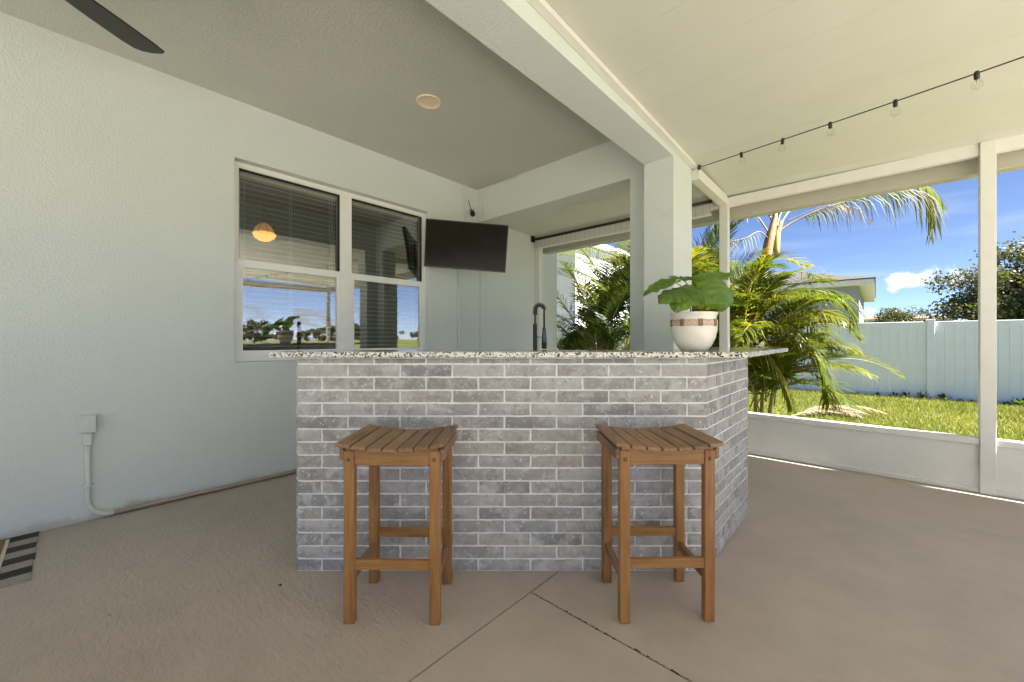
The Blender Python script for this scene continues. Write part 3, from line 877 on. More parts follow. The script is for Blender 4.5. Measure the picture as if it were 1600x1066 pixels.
# ------------------------------------------------------------------ stools
def make_stool():
    root = empty('bar_stool', (0, 0, 0), 0)
    lw = 0.042; lx, ly = 0.171, 0.132
    for sx in (-1, 1):
        for sy in (-1, 1):
            x, y = sx*lx, sy*ly
            leg = MB().cbox(x-lw/2, x+lw/2, y-lw/2+0.004, y+lw/2-0.004, 0.0, 0.690, 0.0035).build('leg', M['wood_z'], root)
            if sy < 0:
                rot = Matrix.Rotation(R(90), 3, 'X')
                MB().lathe([(0.0, 0.006), (0.005, 0.0055), (0.0075, 0.003), (0.0075, 0.0)], (x, y-lw/2+0.0045, 0.655), 12, rot).build('bolt', M['bolt'], leg)
    c = 0.0025
    for sy in (-1, 1):
        y = sy*ly
        MB().cbox(-lx+lw/2, lx-lw/2, y-0.012, y+0.012, 0.630, 0.672, c).build('apron', M['wood_x'], root)
        MB().cbox(-lx+lw/2-0.004, lx-lw/2+0.004, y-0.011, y+0.011, 0.214, 0.252, c).build('stretcher', M['wood_x'], root)
    for sx in (-1, 1):
        x = sx*lx
        # side rails carry the slats and stick out past the legs
        MB().cbox(x+sx*0.0215 if sx > 0 else x-0.0215-0.017, (x+0.0215+0.017) if sx > 0 else x-0.0215, -ly-0.014, ly+0.026, 0.654, 0.6975, c).build('seat_rail', M['wood_y'], root)
        MB().cbox(x-0.010, x+0.010, -ly+lw/2-0.006, ly-lw/2+0.006, 0.150, 0.188, c).build('stretcher', M['wood_y'], root)
        MB().cbox(x-0.010, x+0.010, -ly+lw/2-0.006, ly-lw/2+0.006, 0.628, 0.668, c).build('apron', M['wood_y'], root)
    # curved bearers below the slats, saddle shape
    ns = 7; tot = 0.432; g = 0.006; sw = (tot-(ns-1)*g)/ns
    zc = lambda x: 0.686 + 0.024*(abs(x)/0.216)**2.0
    for sy in (-1, 1):
        m_ = MB(); K = 14
        for i in range(K+1):
            x = -0.185+0.37*i/K
            for (yy_, zz_) in ((-0.011, 0.668), (0.011, 0.668), (0.011, zc(x)+0.002), (-0.011, zc(x)+0.002)):
                m_.v.append((x, sy*ly+yy_, zz_))
        for i in range(K):
            for k in range(4):
                m_.f.append((i*4+k, (i+1)*4+k, (i+1)*4+(k+1) % 4, i*4+(k+1) % 4)); m_.sm.append(False)
        m_.f += [(3, 2, 1, 0), tuple(K*4+k for k in range(4))]; m_.sm += [False]*2
        m_.build('bearer', M['wood_x'], root)
    for i in range(ns):
        xc = -tot/2 + sw/2 + i*(sw+g)
        slope = 0.024*2*xc/0.216**2
        rot = Matrix.Rotation(-math.atan(slope), 3, 'Y')
        MB().cbox(-sw/2, sw/2, -0.172, 0.172, 0.0, 0.017, 0.003, rot, (xc, 0, zc(xc)+0.002)).build('slat', M['wood_y'], root)
    return root
def copy_tree(o, parent=None):
    c = o.copy(); COL.objects.link(c); c.parent = parent
    for ch in list(o.children): copy_tree(ch, c)
    return c
st = make_stool()
st2 = copy_tree(st)
p = c2w(-0.474, 1.573+0.132+0.017); st.location = p; st.rotation_euler = (0, 0, TH+R(-1.2))
p = c2w(0.617, 1.590+0.132+0.012); st2.location = p; st2.rotation_euler = (0, 0, TH+R(1.6))
tag(st, 'wooden slatted saddle-seat bar stool standing nearer the wall with the window', 'stool', 'bar stools in front of the brick bar')
tag(st2, 'wooden slatted saddle-seat bar stool standing below the potted plant', 'stool', 'bar stools in front of the brick bar')

# ------------------------------------------------------------------ potted plant
PD = 2.09
pp = at_depth(1084, 530, PD); pz = 1.0708
plant = empty('potted_plant', (pp.x, pp.y, pz), TH, 'broad-leaved green plant in a cream pot with a woven band, on the granite top', 'plant')
prof = [(0.0, 0.0), (0.058, 0.0), (0.066, 0.003), (0.086, 0.03), (0.102, 0.065), (0.111, 0.105), (0.1115, 0.135), (0.108, 0.160), (0.107, 0.172), (0.111, 0.186), (0.117, 0.196), (0.1165, 0.199), (0.112, 0.1985), (0.104, 0.185), (0.100, 0.165), (0.0, 0.160)]
pot = MB().lathe(prof, (pp.x, pp.y, pz), 48).build('pot', M['ceramic'], plant)
MB().lathe([(0.1085, 0.128), (0.1135, 0.130), (0.1132, 0.146), (0.1118, 0.160), (0.1075, 0.161)], (pp.x, pp.y, pz), 48).build('woven_band', M['wicker'], pot)
for k in range(8):
    a = 2*math.pi*k/8 + TH - 0.15
    rot = Matrix.Rotation(a, 3, 'Z')
    MB().cbox(0.106, 0.1165, -0.011, 0.011, 0.127, 0.163, 0.002, rot, (pp.x, pp.y, pz)).build('wrap', M['wicker_dark'], pot)
MB().lathe([(0.0, 0.166), (0.05, 0.168), (0.101, 0.164)], (pp.x, pp.y, pz), 24).build('soil', M['soil'], plant)
def leaf(stem_pts, tipp, width, normal, curl=0.25, cup=0.12, seed=0, lob=0.10):
    """stem: world points; blade from stem end to tip"""
    rr = random.Random(seed)
    base = Vector(stem_pts[-1]); tip = Vector(tipp)
    ax = (tip-base); L = ax.length; ax.normalize()
    nr = Vector(normal); nr = (nr - ax*nr.dot(ax)).normalized(); sd_ = ax.cross(nr)
    K, W = 32, 12; m_ = MB()
    ph = rr.uniform(0, 6)
    surf = []
    for i in range(K+1):
        s = i/K
        wv = (math.sin(math.pi*min(1, (s*0.97+0.03))**0.78))**0.72*width*(1+lob*math.sin(s*19+ph)) if 0 < i < K else width*(0.10 if i == 0 else 0.01)
        for j in range(-W//2, W//2+1):
            q = j/(W/2)
            heart = -0.16*L*(abs(q)**1.6)*max(0, 1-s*3.5)          # basal lobes swing back
            pt = base + ax*(s*L+heart) + sd_*(q*wv/2)
            dz = -curl*L*s*s + cup*width*abs(q)**1.4 + 0.022*width*math.sin(s*30+q*4+ph)*abs(q) + 0.10*width*abs(math.sin(math.pi*(5.0*s-1.1*abs(q))))*(1-abs(q))*abs(q)*1.6
            m_.v.append(tuple(pt + nr*dz)); surf.append(pt + nr*dz)
    w_ = W+1
    for i in range(K):
        for j in range(W):
            m_.f.append((i*w_+j, i*w_+j+1, (i+1)*w_+j+1, (i+1)*w_+j)); m_.sm.append(True)
    lf = m_.build('leaf', M['plant_leaf'], plant)
    vm = MB()
    for k in range(0, 5):
        for sg in (-1, 1):
            vp = []
            for jq in range(0, W//2):
                q = jq/(W/2); s = (k+0.25+1.1*q)/5.0
                i = int(round(s*K))
                if i >= K: break
                vp.append(surf[i*w_ + W//2 + sg*jq] + nr*0.0004)
            if len(vp) > 2: vm.tube(vp, [0.0011*(1-0.7*n_/len(vp)) for n_ in range(len(vp))], 4)
    vm.build('veins', M['vein'], lf)
    MB().tube(stem_pts, [0.0032]+[0.0026]*(len(stem_pts)-1), 6).build('stem', M['stem'], lf)
    MB().tube([base + ax*(L*s_) + nr*(-curl*L*s_*s_-0.0015) for s_ in np.linspace(0, 0.93, 9)], [0.0022*(1-s_*0.8) for s_ in np.linspace(0, 0.93, 9)], 5).build('midrib', M['stem'], lf)
fwd = Vector((c2w(0, 1).x, c2w(0, 1).y, 0)); rgt = cR; upv = Vector((0, 0, 1))
def pt(px, py, dd=0.0): return at_depth(px, py, PD+dd)
o0 = Vector((pp.x, pp.y, pz+0.165))
leaf([o0+rgt*0.012, pt(1092, 466), pt(1106, 446, 0.0), pt(1119, 435, -0.02)], pt(1138, 481, -0.09), 0.235, -fwd*0.9+upv*0.45+rgt*0.25, 0.05, -0.16, 1)
leaf([o0+rgt*0.004, pt(1087, 460), pt(1090, 449, .03), pt(1094, 445, 0.05)], pt(1141, 427, 0.10), 0.17, upv*0.9-fwd*0.35, 0.10, 0.14, 2)
leaf([o0-rgt*0.010, pt(1076, 462), pt(1064, 447), pt(1055, 441, -0.01)], pt(1004, 454, 0.01), 0.13, upv*0.75-fwd*0.35, 0.22, 0.10, 3)
leaf([o0-rgt*0.004-fwd*0.01, pt(1080, 468, -.02), pt(1074, 456, -.04), pt(1070, 452, -.06)], pt(1034, 459, -0.16), 0.15, upv*0.8-fwd*0.5-rgt*0.2, 0.20, -0.12, 4)
leaf([o0-fwd*0.01, pt(1083, 462, -.01), pt(1080, 449, -.02), pt(1078, 446, -.04)], pt(1058, 476, -0.17), 0.155, -fwd*0.75+upv*0.7-rgt*0.2, 0.12, -0.14, 5)
leaf([o0+fwd*0.01, pt(1082, 460, .02), pt(1074, 445, .05), pt(1070, 440, .06)], pt(1062, 433, 0.16), 0.15, upv*0.8-fwd*0.5, 0.10, 0.10, 6)
leaf([o0+rgt*0.004-fwd*0.012, pt(1086, 466, -.03), pt(1088, 455, -.05), pt(1090, 452, -.06)], pt(1103, 470, -0.15), 0.11, -fwd*0.7+upv*0.7, 0.12, -0.14, 7)

# ------------------------------------------------------------------ things on walls and ceiling
# television on a swing arm
TD = 4.30
tvc = at_depth(728.5, 384.5, TD)
tv = empty('television', tvc, TH, 'black flat television sagging on a swing arm in the porch corner', 'television')
rt = Matrix.Rotation(TH, 3, 'Z') @ Matrix.Rotation(R(4), 3, 'Z') @ Matrix.Rotation(R(3.7), 3, 'Y') @ Matrix.Rotation(R(9), 3, 'X')
tw, th_ = 0.885, 0.506
MB().cbox(-tw/2, tw/2, 0.0, 0.035, -th_/2, th_/2, 0.004, rt, tvc).build('case', M['black'], tv)
MB().box(-tw/2+0.010, tw/2-0.010, -0.0015, 0.001, -th_/2+0.016, th_/2-0.010, rt, tvc).build('screen', M['screen'], tv)
MB().cbox(-0.22, 0.22, 0.034, 0.075, -0.20, 0.10, 0.01, rt, tvc).build('back_housing', M['black'], tv)
back = tvc + rt @ Vector((0, 0.08, 0)); wallp = Vector((XW+0.03, back.y-0.02, back.z))
elbow = (back+wallp)/2 + Vector((0, -0.16, 0))
MB().tube([back, elbow, wallp], 0.018, 8).build('swing_arm', M['black'], tv)
MB().cbox(XW+0.002, XW+0.03, wallp.y-0.06, wallp.y+0.06, wallp.z-0.11, wallp.z+0.11, 0.004).build('wall_plate', M['black'], tv)

def ywall(px): # Y of a pixel column on the house wall
    r = ray(px, 530); return XW/r.x*r.y
# cable conduits below the television
for px_, rad, lab in ((716, 0.016, 'painted cable conduit on the stucco wall beside the window'), (750, 0.007, 'thin painted cable on the stucco wall nearer the porch corner')):
    yc = ywall(px_)
    cd = empty('wall_conduit', (XW, yc, 0.9), 0, lab, 'conduit')
    MB().tube([(XW+rad*0.8, yc, 0.05), (XW+rad*0.8, yc, 2.3)], rad, 10).build('pipe', M['pipe'], cd)
    for z in (1.25, 1.85):
        MB().box(XW+0.001, XW+rad*1.95, yc-rad*1.7, yc+rad*1.7, z-0.008, z+0.008).build('strap', M['pipe'], cd)
# thin wires by the corner
for (px_, lab) in ((723, 'thin painted wire running up the wall beside the security camera'),):
    yc = ywall(px_)
    o = MB().tube([(XW+0.005, yc, 2.25), (XW+0.005, yc+0.01, 2.6), (XW+0.006, yc, 2.93), (XW+0.05, yc+0.02, 2.965)], 0.005, 6).build('cable', M['pipe'], None)
    tag(o, lab, 'cable')
pts_ = [(XW+0.14, YH0-0.006, 2.58), (XW+0.13, YH0-0.006, 2.80), (XW+0.15, YH0-0.006, 2.93), (XW+0.25, YH0-0.007, 2.955), (XW+0.62, YH0-0.007, 2.952), (XW+0.66, YH0-0.007, 2.966)]
tag(MB().tube(pts_, 0.006, 6).build('cable', M['pipe'], None), 'thin painted wire along the top of the header wall', 'cable')
# security camera
yc = ywall(733)
sc_o = empty('security_camera', (XW, yc, 2.67), 0, 'small dark security camera on a round wall base near the porch corner', 'camera')
ax = Matrix.Rotation(R(90), 3, 'Y')
MB().lathe([(0.0, 0.022), (0.03, 0.022), (0.045, 0.016), (0.048, 0.0)], (XW+0.001, yc, 2.69), 20, ax).build('base', M['pipe'], sc_o)
MB().tube([(XW+0.02, yc, 2.69), (XW+0.055, yc-0.005, 2.685), (XW+0.075, yc-0.01, 2.66)], 0.009, 8).build('arm', M['black'], sc_o)
MB().tube([(XW+0.05, yc+0.01, 2.665), (XW+0.12, yc-0.05, 2.605)], [0.026, 0.030], 14).build('camera_body', M['black'], sc_o)
MB().tube([(XW+0.045, yc-0.02, 2.70), (XW+0.06, yc-0.065, 2.79)], 0.004, 6).build('antenna', M['black'], sc_o)
# blank plate on the ceiling
bp = at_depth(706, 268, 622*(ZC-CAMZ)/(HOR-268))
o = MB().cbox(bp.x-0.05, bp.x+0.05, bp.y-0.05, bp.y+0.05, ZC-0.012, ZC-0.0005, 0.003).build('cover_plate', M['ceil'], None)
tag(o, 'small square painted blank plate on the porch ceiling above the corner', 'plate')
# recessed downlight
dl = at_depth(670, 159, 622*(ZC-CAMZ)/(HOR-159))
do = empty('recessed_light', (dl.x, dl.y, ZC), 0, 'round cream recessed light in the grey porch ceiling', 'light')
MB().lathe([(0.098, -0.001), (0.096, -0.007), (0.084, -0.010), (0.078, -0.006)], (dl.x, dl.y, ZC), 36).build('trim_ring', M['cream'], do)
MB().lathe([(0.079, -0.0065), (0.074, -0.0035), (0.05, -0.0022), (0.0, -0.002)], (dl.x, dl.y, ZC), 36).build('diffuser', M['cream'], do)

# ceiling fan
fc = c2w(-1.95, 1.41)
fan = empty('ceiling_fan', (fc.x, fc.y, ZC), 0, 'dark bronze ceiling fan with long blades on the porch ceiling', 'fan')
FZ = 2.63
MB().lathe([(0.0, 0.0), (0.055, -0.004), (0.07, -0.02), (0.045, -0.06), (0.014, -0.075)], (fc.x, fc.y, ZC-0.0005), 24).build('canopy', M['fan'], fan)
MB().tube([(fc.x, fc.y, ZC-0.07), (fc.x, fc.y, FZ+0.08)], 0.012, 10).build('downrod', M['fan'], fan)
MB().lathe([(0.0, 0.10), (0.05, 0.095), (0.09, 0.06), (0.10, 0.01), (0.085, -0.05), (0.05, -0.075), (0.0, -0.08)], (fc.x, fc.y, FZ), 28).build('motor_housing', M['fan'], fan)
ang0 = math.atan2(c2w(0.067, 0.663).y, c2w(0.067, 0.663).x)
for k in range(5):
    rot = Matrix.Rotation(ang0+2*math.pi*k/5, 3, 'Z')
    tilt = Matrix.Rotation(R(11), 3, 'X')
    outl = [(0.16, -0.045), (0.24, -0.058), (0.45, -0.070), (0.60, -0.074), (0.655, -0.070), (0.668, -0.050), (0.674, 0.0), (0.668, 0.035), (0.650, 0.056), (0.60, 0.064), (0.45, 0.064), (0.24, 0.052), (0.16, 0.042)]
    m_ = MB(); b = len(outl)
    for zz_ in (-0.004, 0.004):
        for (x, y) in outl: m_.v.append(tuple(rot @ (tilt @ Vector((x, y*1.35, zz_))) + Vector((fc.x, fc.y, FZ))))
    m_.f += [tuple(range(b))[::-1], tuple(range(b, 2*b))]; m_.sm += [False]*2
    for i in range(b):
        j = (i+1) % b; m_.f.append((i, j, b+j, b+i)); m_.sm.append(False)
    bl = m_.build('blade', M['fan'], fan)
    MB().box(0.07, 0.24, -0.022, 0.022, 0.004, 0.011, rot @ tilt, (fc.x, fc.y, FZ)).build('blade_iron', M['fan'], bl)

# outlet box and conduit
oy0, oy1 = 0.011, 0.088
out = empty('wall_outlet', (XW, 0.05, 0.0), 0, 'painted weatherproof outlet box with conduit bending down to the floor', 'outlet')
MB().cbox(XW+0.001, XW+0.034, oy0, oy1, 0.548, 0.662, 0.004).build('box', M['pipe'], out)
cv = MB().cbox(XW+0.0345, XW+0.048, oy0+0.003, oy1-0.003, 0.552, 0.658, 0.004).build('cover', M['pipe'], out)
for k in range(4):
    MB().cbox(XW+0.048, XW+0.052, oy0+0.014, oy1-0.020, 0.566+k*0.024, 0.576+k*0.024, 0.001).build('rib', M['pipe'], cv)
MB().cbox(XW+0.048, XW+0.056, oy1-0.014, oy1-0.005, 0.585, 0.622, 0.001).build('latch', M['pipe'], cv)
MB().cbox(XW+0.002, XW+0.036, 0.030, 0.068, 0.470, 0.5475, 0.006).build('conduit_body', M['pipe'], out)
cp = [(XW+0.017, 0.049, 0.47), (XW+0.017, 0.049, 0.135)]
for k in range(1, 10):
    a = math.pi/2*k/9; cp.append((XW+0.017, 0.049+0.115*(1-math.cos(a)), 0.135-0.115*math.sin(a)))
MB().tube(cp, 0.0135, 12).build('conduit', M['pipe'], out)
MB().tube([(XW+0.017, 0.049, 0.205), (XW+0.017, 0.049, 0.235)], 0.0155, 12).build('coupling', M['pipe'], out)
MB().box(XW+0.001, XW+0.030, 0.022, 0.076, 0.215, 0.225).build('strap', M['pipe'], out)
MB().tube([(XW+0.017, 0.164, 0.020), (XW+0.017, 1.0, 0.0185), (XW+0.017, 3.3, 0.018)], 0.0138, 12).build('floor_conduit', M['tanpipe'], out)

# rug and doormat
rug = empty('striped_rug', (XW+0.36, -0.6, 0), 0, 'flat dark and light striped rug lying against the house wall', 'rug')
nst = 8; rw = 0.69
for k in range(nst):
    x0 = XW+0.012 + rw*k/nst; x1 = XW+0.012 + rw*(k+1)/nst
    MB().box(x0+0.0003, x1-0.0003, -1.20, -0.145+0.003*math.sin(k*2.1), 0.001, 0.0065).build('stripe', M['rug_dark' if k % 2 == 0 else 'rug_light'], rug)
dm = empty('doormat', (XW+0.35, -0.7, 0.007), 0, 'brown coir doormat with pale edge on top of the striped rug', 'doormat')
MB().cbox(XW+0.06, XW+0.63, -1.12, -0.264, 0.007, 0.021, 0.003).build('pile', M['coir'], dm)
MB().box(XW+0.05, XW+0.64, -0.264, -0.250, 0.007, 0.013).build('edge', M['trimwhite'], dm)

# dead bug-like scrap of leaf
lf = c2w(*(lambda d: ((437-800)/FPX*d, d))(622*CAMZ/(916-HOR)))
o = MB(); o.v += [(lf.x-0.012, lf.y-0.003, 0.002), (lf.x, lf.y-0.007, 0.009), (lf.x+0.013, lf.y+0.002, 0.003), (lf.x+0.002, lf.y+0.006, 0.010), (lf.x-0.004, lf.y+0.010, 0.001)]
o.f += [(0, 1, 3), (1, 2, 3), (0, 3, 4)]; o.sm += [False]*3
tag(o.build('dry_leaf', M['soil'], None), 'tiny curled dark leaf scrap on the tan floor', 'leaf')

# string lights
SA = Vector((XBO+0.05, 3.56, 2.585)); SB = at_depth(1600, 80, 1.90)
dirs = (SB-SA); dirs.z = 0; horiz = dirs.normalized(); lenAB = dirs.length
def sl_point(s):  # s metres from the anchor
    f = s/lenAB
    z = SA.z + (SB.z-SA.z)*f - 0.045*math.sin(min(1.0, f*0.5)*math.pi)*0.6
    return Vector((SA.x+horiz.x*s, SA.y+horiz.y*s, z))
total = 4.2
slr = empty('string_lights', SA, 0, 'black string of clear globe bulbs hung under the white panel ceiling', 'string lights')
MB().tube([sl_point(total*k/60) for k in range(61)], 0.0034, 6).build('wire', M['black'], slr)
MB().tube([SA+Vector((-0.045, 0.0, -0.05)), SA+Vector((-0.01, 0, -0.005)), SA], 0.003, 6).build('hook', M['alu'], slr)
MB().lathe([(0.0, -0.02), (0.012, -0.018), (0.012, 0.018), (0.0, 0.02)], sl_point(0.02), 10).build('end_plug', M['black'], slr)
nrm = Vector((-horiz.y, horiz.x, 0))
ss = []
for px_ in (1158, 1223, 1297, 1399, 1526):
    r = ray(px_, 530); # solve r*t on the vertical plane of the string
    t_ = SA.dot(nrm)/r.dot(nrm); q = Vector((r.x*t_, r.y*t_, 0)); ss.append((q-Vector((SA.x, SA.y, 0))).dot(horiz))
step = (ss[-1]-ss[0])/4
while ss[-1]+step < total: ss.append(ss[-1]+step)
for s in ss:
    p = sl_point(s); sw_ = Matrix.Rotation(random.uniform(-0.18, 0.18), 3, 'X') @ Matrix.Rotation(random.uniform(-0.18, 0.18), 3, 'Y')
    so_ = MB().lathe([(0.0, 0.010), (0.009, 0.009), (0.0112, 0.0), (0.0105, -0.030), (0.0, -0.031)], p, 14, sw_).build('socket', M['black'], slr)
    MB().lathe([(0.008, -0.030), (0.012, -0.037), (0.0205, -0.050), (0.0225, -0.062), (0.019, -0.074), (0.009, -0.082), (0.0, -0.083)], p, 18, sw_).build('bulb', M['bulb'], so_)
    MB().tube([p+sw_ @ Vector((0, 0, -0.038)), p+sw_ @ Vector((0, 0, -0.055))], 0.004, 6).build('filament_post', M['cord'], so_)

# ------------------------------------------------------------------ yard fence
YF = 13.2; GZF = -0.25; FT = 1.535
fen = empty('yard_fence', (-2, YF, GZF), 0, 'white vinyl privacy fence of tongue-and-groove boards across the lawn', 'fence')
fposts = [-11.3, -8.86, -6.42, -3.98, -1.51, 0.93, 3.37, 5.81, 8.25]
bm_ = MB().cbox(0.0008, 0.1512, -0.012, 0.012, GZF+0.09, FT-0.10, 0.0025)
bme = bm_.mesh('board'); bme.materials.append(M['fence'])
for i, x in enumerate(fposts):
    MB().cbox(x-0.064, x+0.064, YF-0.064, YF+0.064, GZF-0.1, FT+0.03, 0.006).build('post', M['fence'], fen)
    m_ = MB(); m_.cbox(x-0.072, x+0.072, YF-0.072, YF+0.072, FT+0.03, FT+0.05, 0.004)
    m_.build('post_cap', M['fence'], fen)
    if i+1 < len(fposts):
        x0, x1 = x+0.064, fposts[i+1]-0.064
        MB().cbox(x0, x1, YF-0.026, YF+0.026, FT-0.115, FT, 0.006).build('rail', M['fence'], fen)
        MB().cbox(x0, x1, YF-0.026, YF+0.026, GZF+0.0, GZF+0.12, 0.006).build('rail', M['fence'], fen)
        nb = 15; bw = (x1-x0)/nb
        for k in range(nb):
            o = bpy.data.objects.new('board', bme); COL.objects.link(o); o.parent = fen
            o.location = (x0+k*bw-fen.location.x, 0, -fen.location.z); o.scale = (bw/0.152, 1, 1)
lz = at_y(1291, 513, YF-0.04)
tag(MB().cbox(lz.x-0.03, lz.x+0.03, YF-0.045, YF-0.0275, lz.z-0.07, lz.z+0.05, 0.004).build('fence_hook', M['black'], None), 'small black hook on the rail of the white fence', 'hook')

# ------------------------------------------------------------------ neighbouring buildings
def hip_house(name, x0, x1, y0, y1, z0, ze, rise, wallm, roofm, label, over=0.5):
    h = empty(name, ((x0+x1)/2, (y0+y1)/2, z0), 0, label, 'house', None)
    MB().box(x0, x1, y0, y1, z0, ze).build('wall', wallm, h)
    X0, X1, Y0, Y1 = x0-over, x1+over, y0-over, y1+over
    MB().box(X0, X1, Y0, Y1, ze+0.002, ze+0.20).build('eave', M['eave'], h)
    m_ = MB(); z = ze+0.205; X0 -= 0.04; X1 += 0.04; Y0 -= 0.04; Y1 += 0.04
    cy = (Y0+Y1)/2; hl = min((X1-X0), (Y1-Y0))/2
    m_.v += [(X0, Y0, z), (X1, Y0, z), (X1, Y1, z), (X0, Y1, z), (X0+hl, cy, z+rise), (X1-hl-0.01, cy, z+rise),
             (X0, Y0, z+0.04), (X1, Y0, z+0.04), (X1, Y1, z+0.04), (X0, Y1, z+0.04)]
    m_.f += [(0, 1, 7, 6), (1, 2, 8, 7), (2, 3, 9, 8), (3, 0, 6, 9), (6, 7, 5, 4), (7, 8, 5), (8, 9, 4, 5), (9, 6, 4), (3, 2, 1, 0)]; m_.sm += [False]*9
    m_.build('roof', roofm, h)
    return h
cn = at_y(1342, 447, 20.8)
h1 = hip_house('neighbour_house', cn.x-9.5, cn.x, cn.y, cn.y+9, -0.3, cn.z, 1.5, M['grey_wall'], M['shingle'], 'grey neighbouring house with white eaves and dark hip roof beyond the fence', 0.45)
hb = at_depth(1395, 499, 46)
h2 = hip_house('distant_house', hb.x-4.5, hb.x+4.5, hb.y, hb.y+8, -0.3, hb.z-0.2, 0.7, M['grey_wall'], M['shingle_red'], 'distant low house showing only its brown roof over the fence', 0.4)
# white clapboard house seen through the opening behind the pillar
wh = empty('white_house', (-12.5, 17, -0.3), 0, 'white lap-sided house seen through palm leaves behind the pillar', 'house')
wx, wy0_, wy1_ = -9.6, 14.6, 22.0
MB().box(-16.5, wx-0.03, wy0_+0.03, wy1_, -0.4, 5.3).build('wall', M['white_wall'], wh)
for k in range(29):
    z0 = -0.2+k*0.19
    m_ = MB()
    m_.v += [(wx-0.028, wy0_, z0), (wx+0.004, wy0_, z0), (wx-0.02, wy0_, z0+0.195), (wx-0.028, wy0_, z0+0.195),
             (wx-0.028, wy1_, z0), (wx+0.004, wy1_, z0), (wx-0.02, wy1_, z0+0.195), (wx-0.028, wy1_, z0+0.195)]
    m_.f += [(0, 1, 2, 3), (7, 6, 5, 4), (1, 5, 6, 2), (0, 4, 5, 1), (2, 6, 7, 3)]; m_.sm += [False]*5
    m_.build('siding_board', M['white_wall'], wh)
    m_ = MB()
    m_.v += [(-16.5, wy0_+0.028, z0), (-16.5, wy0_-0.004, z0), (-16.5, wy0_+0.02, z0+0.195), (-16.5, wy0_+0.028, z0+0.195),
             (wx-0.03, wy0_+0.028, z0), (wx-0.03, wy0_-0.004, z0), (wx-0.03, wy0_+0.02, z0+0.195), (wx-0.03, wy0_+0.028, z0+0.195)]
    m_.f += [(3, 2, 1, 0), (4, 5, 6, 7), (2, 6, 5, 1), (1, 5, 4, 0), (3, 7, 6, 2)]; m_.sm += [False]*5
    m_.build('siding_board', M['white_wall'], wh)
m_ = MB(); m_.box(-17, wx+0.4, wy0_-0.4, wy1_+0.4, 5.34, 5.5); m_.build('eave', M['white_wall'], wh)
m_ = MB(); z = 5.505
m_.v += [(-17, wy0_-.4, z), (wx+.4, wy0_-.4, z), (wx+.4, wy1_+.4, z), (-17, wy1_+.4, z), (-13.3, wy0_+3, z+1.5), (-13.3, wy1_-3, z+1.5)]
m_.f += [(0, 1, 4), (1, 2, 5, 4), (2, 3, 5), (3, 0, 4, 5)]; m_.sm += [False]*4
m_.build('roof', M['shingle'], wh)

# ------------------------------------------------------------------ palms
def catmull(P, n):
    P = [Vector(p) for p in P]
    P = [P[0]*2-P[1]] + P + [P[-1]*2-P[-2]]
    out = []; m = len(P)-3
    for k in range(n+1):
        t = k/n*m; i = min(int(t), m-1); u = t-i
        a, b, c, d = P[i:i+4]
        out.append(0.5*((2*b)+(c-a)*u+(2*a-5*b+4*c-d)*u*u+(3*b-a-3*c+d)*u**3))
    return out
def frond(root, P, mat='frond', rmat='rachis', n=46, Lmax=0.42, wdt=0.018, start=0.18, vee=0.30, droop=0.35, rad=0.010, ragged=0.0, label=None):
    C = catmull(P, 60); m_ = MB()
    rr = [rad*(1-0.85*i/60) for i in range(61)]
    m_.tube(C, rr, 5)
    ra = m_.build('frond', M[rmat], root)
    V = []; Fq = []
    for k in range(n):
        s = start + (1-start)*(k+0.5)/n
        i = min(int(s*60), 59); f = s*60-i
        p = C[i].lerp(C[i+1], f); T = (C[min(i+2, 60)]-C[max(i-1, 0)]).normalized()
        Nn = upv - T*T.dot(upv)
        if Nn.length < 0.25: Nn = Nn + Vector((random.uniform(-.1, .1), random.uniform(-.1, .1), 0)) - T*0.0
        Nn.normalize(); S = T.cross(Nn).normalized()
        x = (s-start)/(1-start)
        prof_ = max(0.12, (math.sin(math.pi*(0.10+0.86*x)))**0.75) * (1.0-0.25*x)
        for sg in (-1, 1):
            if ragged and random.random() < ragged: continue
            l = Lmax*prof_*random.uniform(0.86, 1.10)
            al = R(32+28*x+random.uniform(-7, 7))
            d0 = (S*sg*math.cos(al) + T*math.sin(al) + Nn*(vee+random.uniform(-.1, .1))).normalized()
            wv = (T - d0*T.dot(d0)).normalized()
            wv = (wv*math.cos(0.5*sg) + d0.cross(wv)*math.sin(0.5*sg))
            dr = droop*random.uniform(0.7, 1.3)
            b = len(V); q = l
            pts4 = [p, p+d0*(q*.33)-upv*(dr*q*.05), p+d0*(q*.68)-upv*(dr*q*.30), p+d0*(q*0.95)-upv*(dr*q*.80)]
            ws = [wdt*.45, wdt, wdt*.8]
            for j in range(3):
                V += [pts4[j]-wv*ws[j]/2, pts4[j]+wv*ws[j]/2]
            V += [pts4[3], pts4[3]+wv*0.001]
            for j in range(3): Fq.append((b+2*j, b+2*j+1, b+2*j+3, b+2*j+2))
    lo = tri_mesh('leaflets', np.array([tuple(v) for v in V]), np.array(Fq), M[mat], root)
    lo.parent = ra
    lo['kind'] = 'stuff'
    return ra
def auto_frond(root, base, az, el, L, bend, **kw):
    """base point, azimuth, starting elevation, length; bends down under gravity"""
    P = [Vector(base)]; e_ = el; p = Vector(base); K = 6
    for k in range(K):
        d = Vector((math.cos(az)*math.cos(e_), math.sin(az)*math.cos(e_), math.sin(e_)))
        p = p + d*(L/K); P.append(p.copy()); e_ -= bend/K*(0.6+0.8*k/K)
    if min(q.y for q in P) < 4.98:          # keep clear of the screen wall
        P = [Vector((q.x, 2*P[0].y-q.y, q.z)) for q in P]
    return frond(root, P, **kw)
def cane(root, P, r0, r1, mat='cane'):
    C = catmull(P, 24); n = len(C)
    rr = [(r0+(r1-r0)*i/(n-1))*(1.10 if i % 3 == 0 else 1.0) for i in range(n)]
    return MB().tube(C, rr, 8).build('stem', M[mat], root)

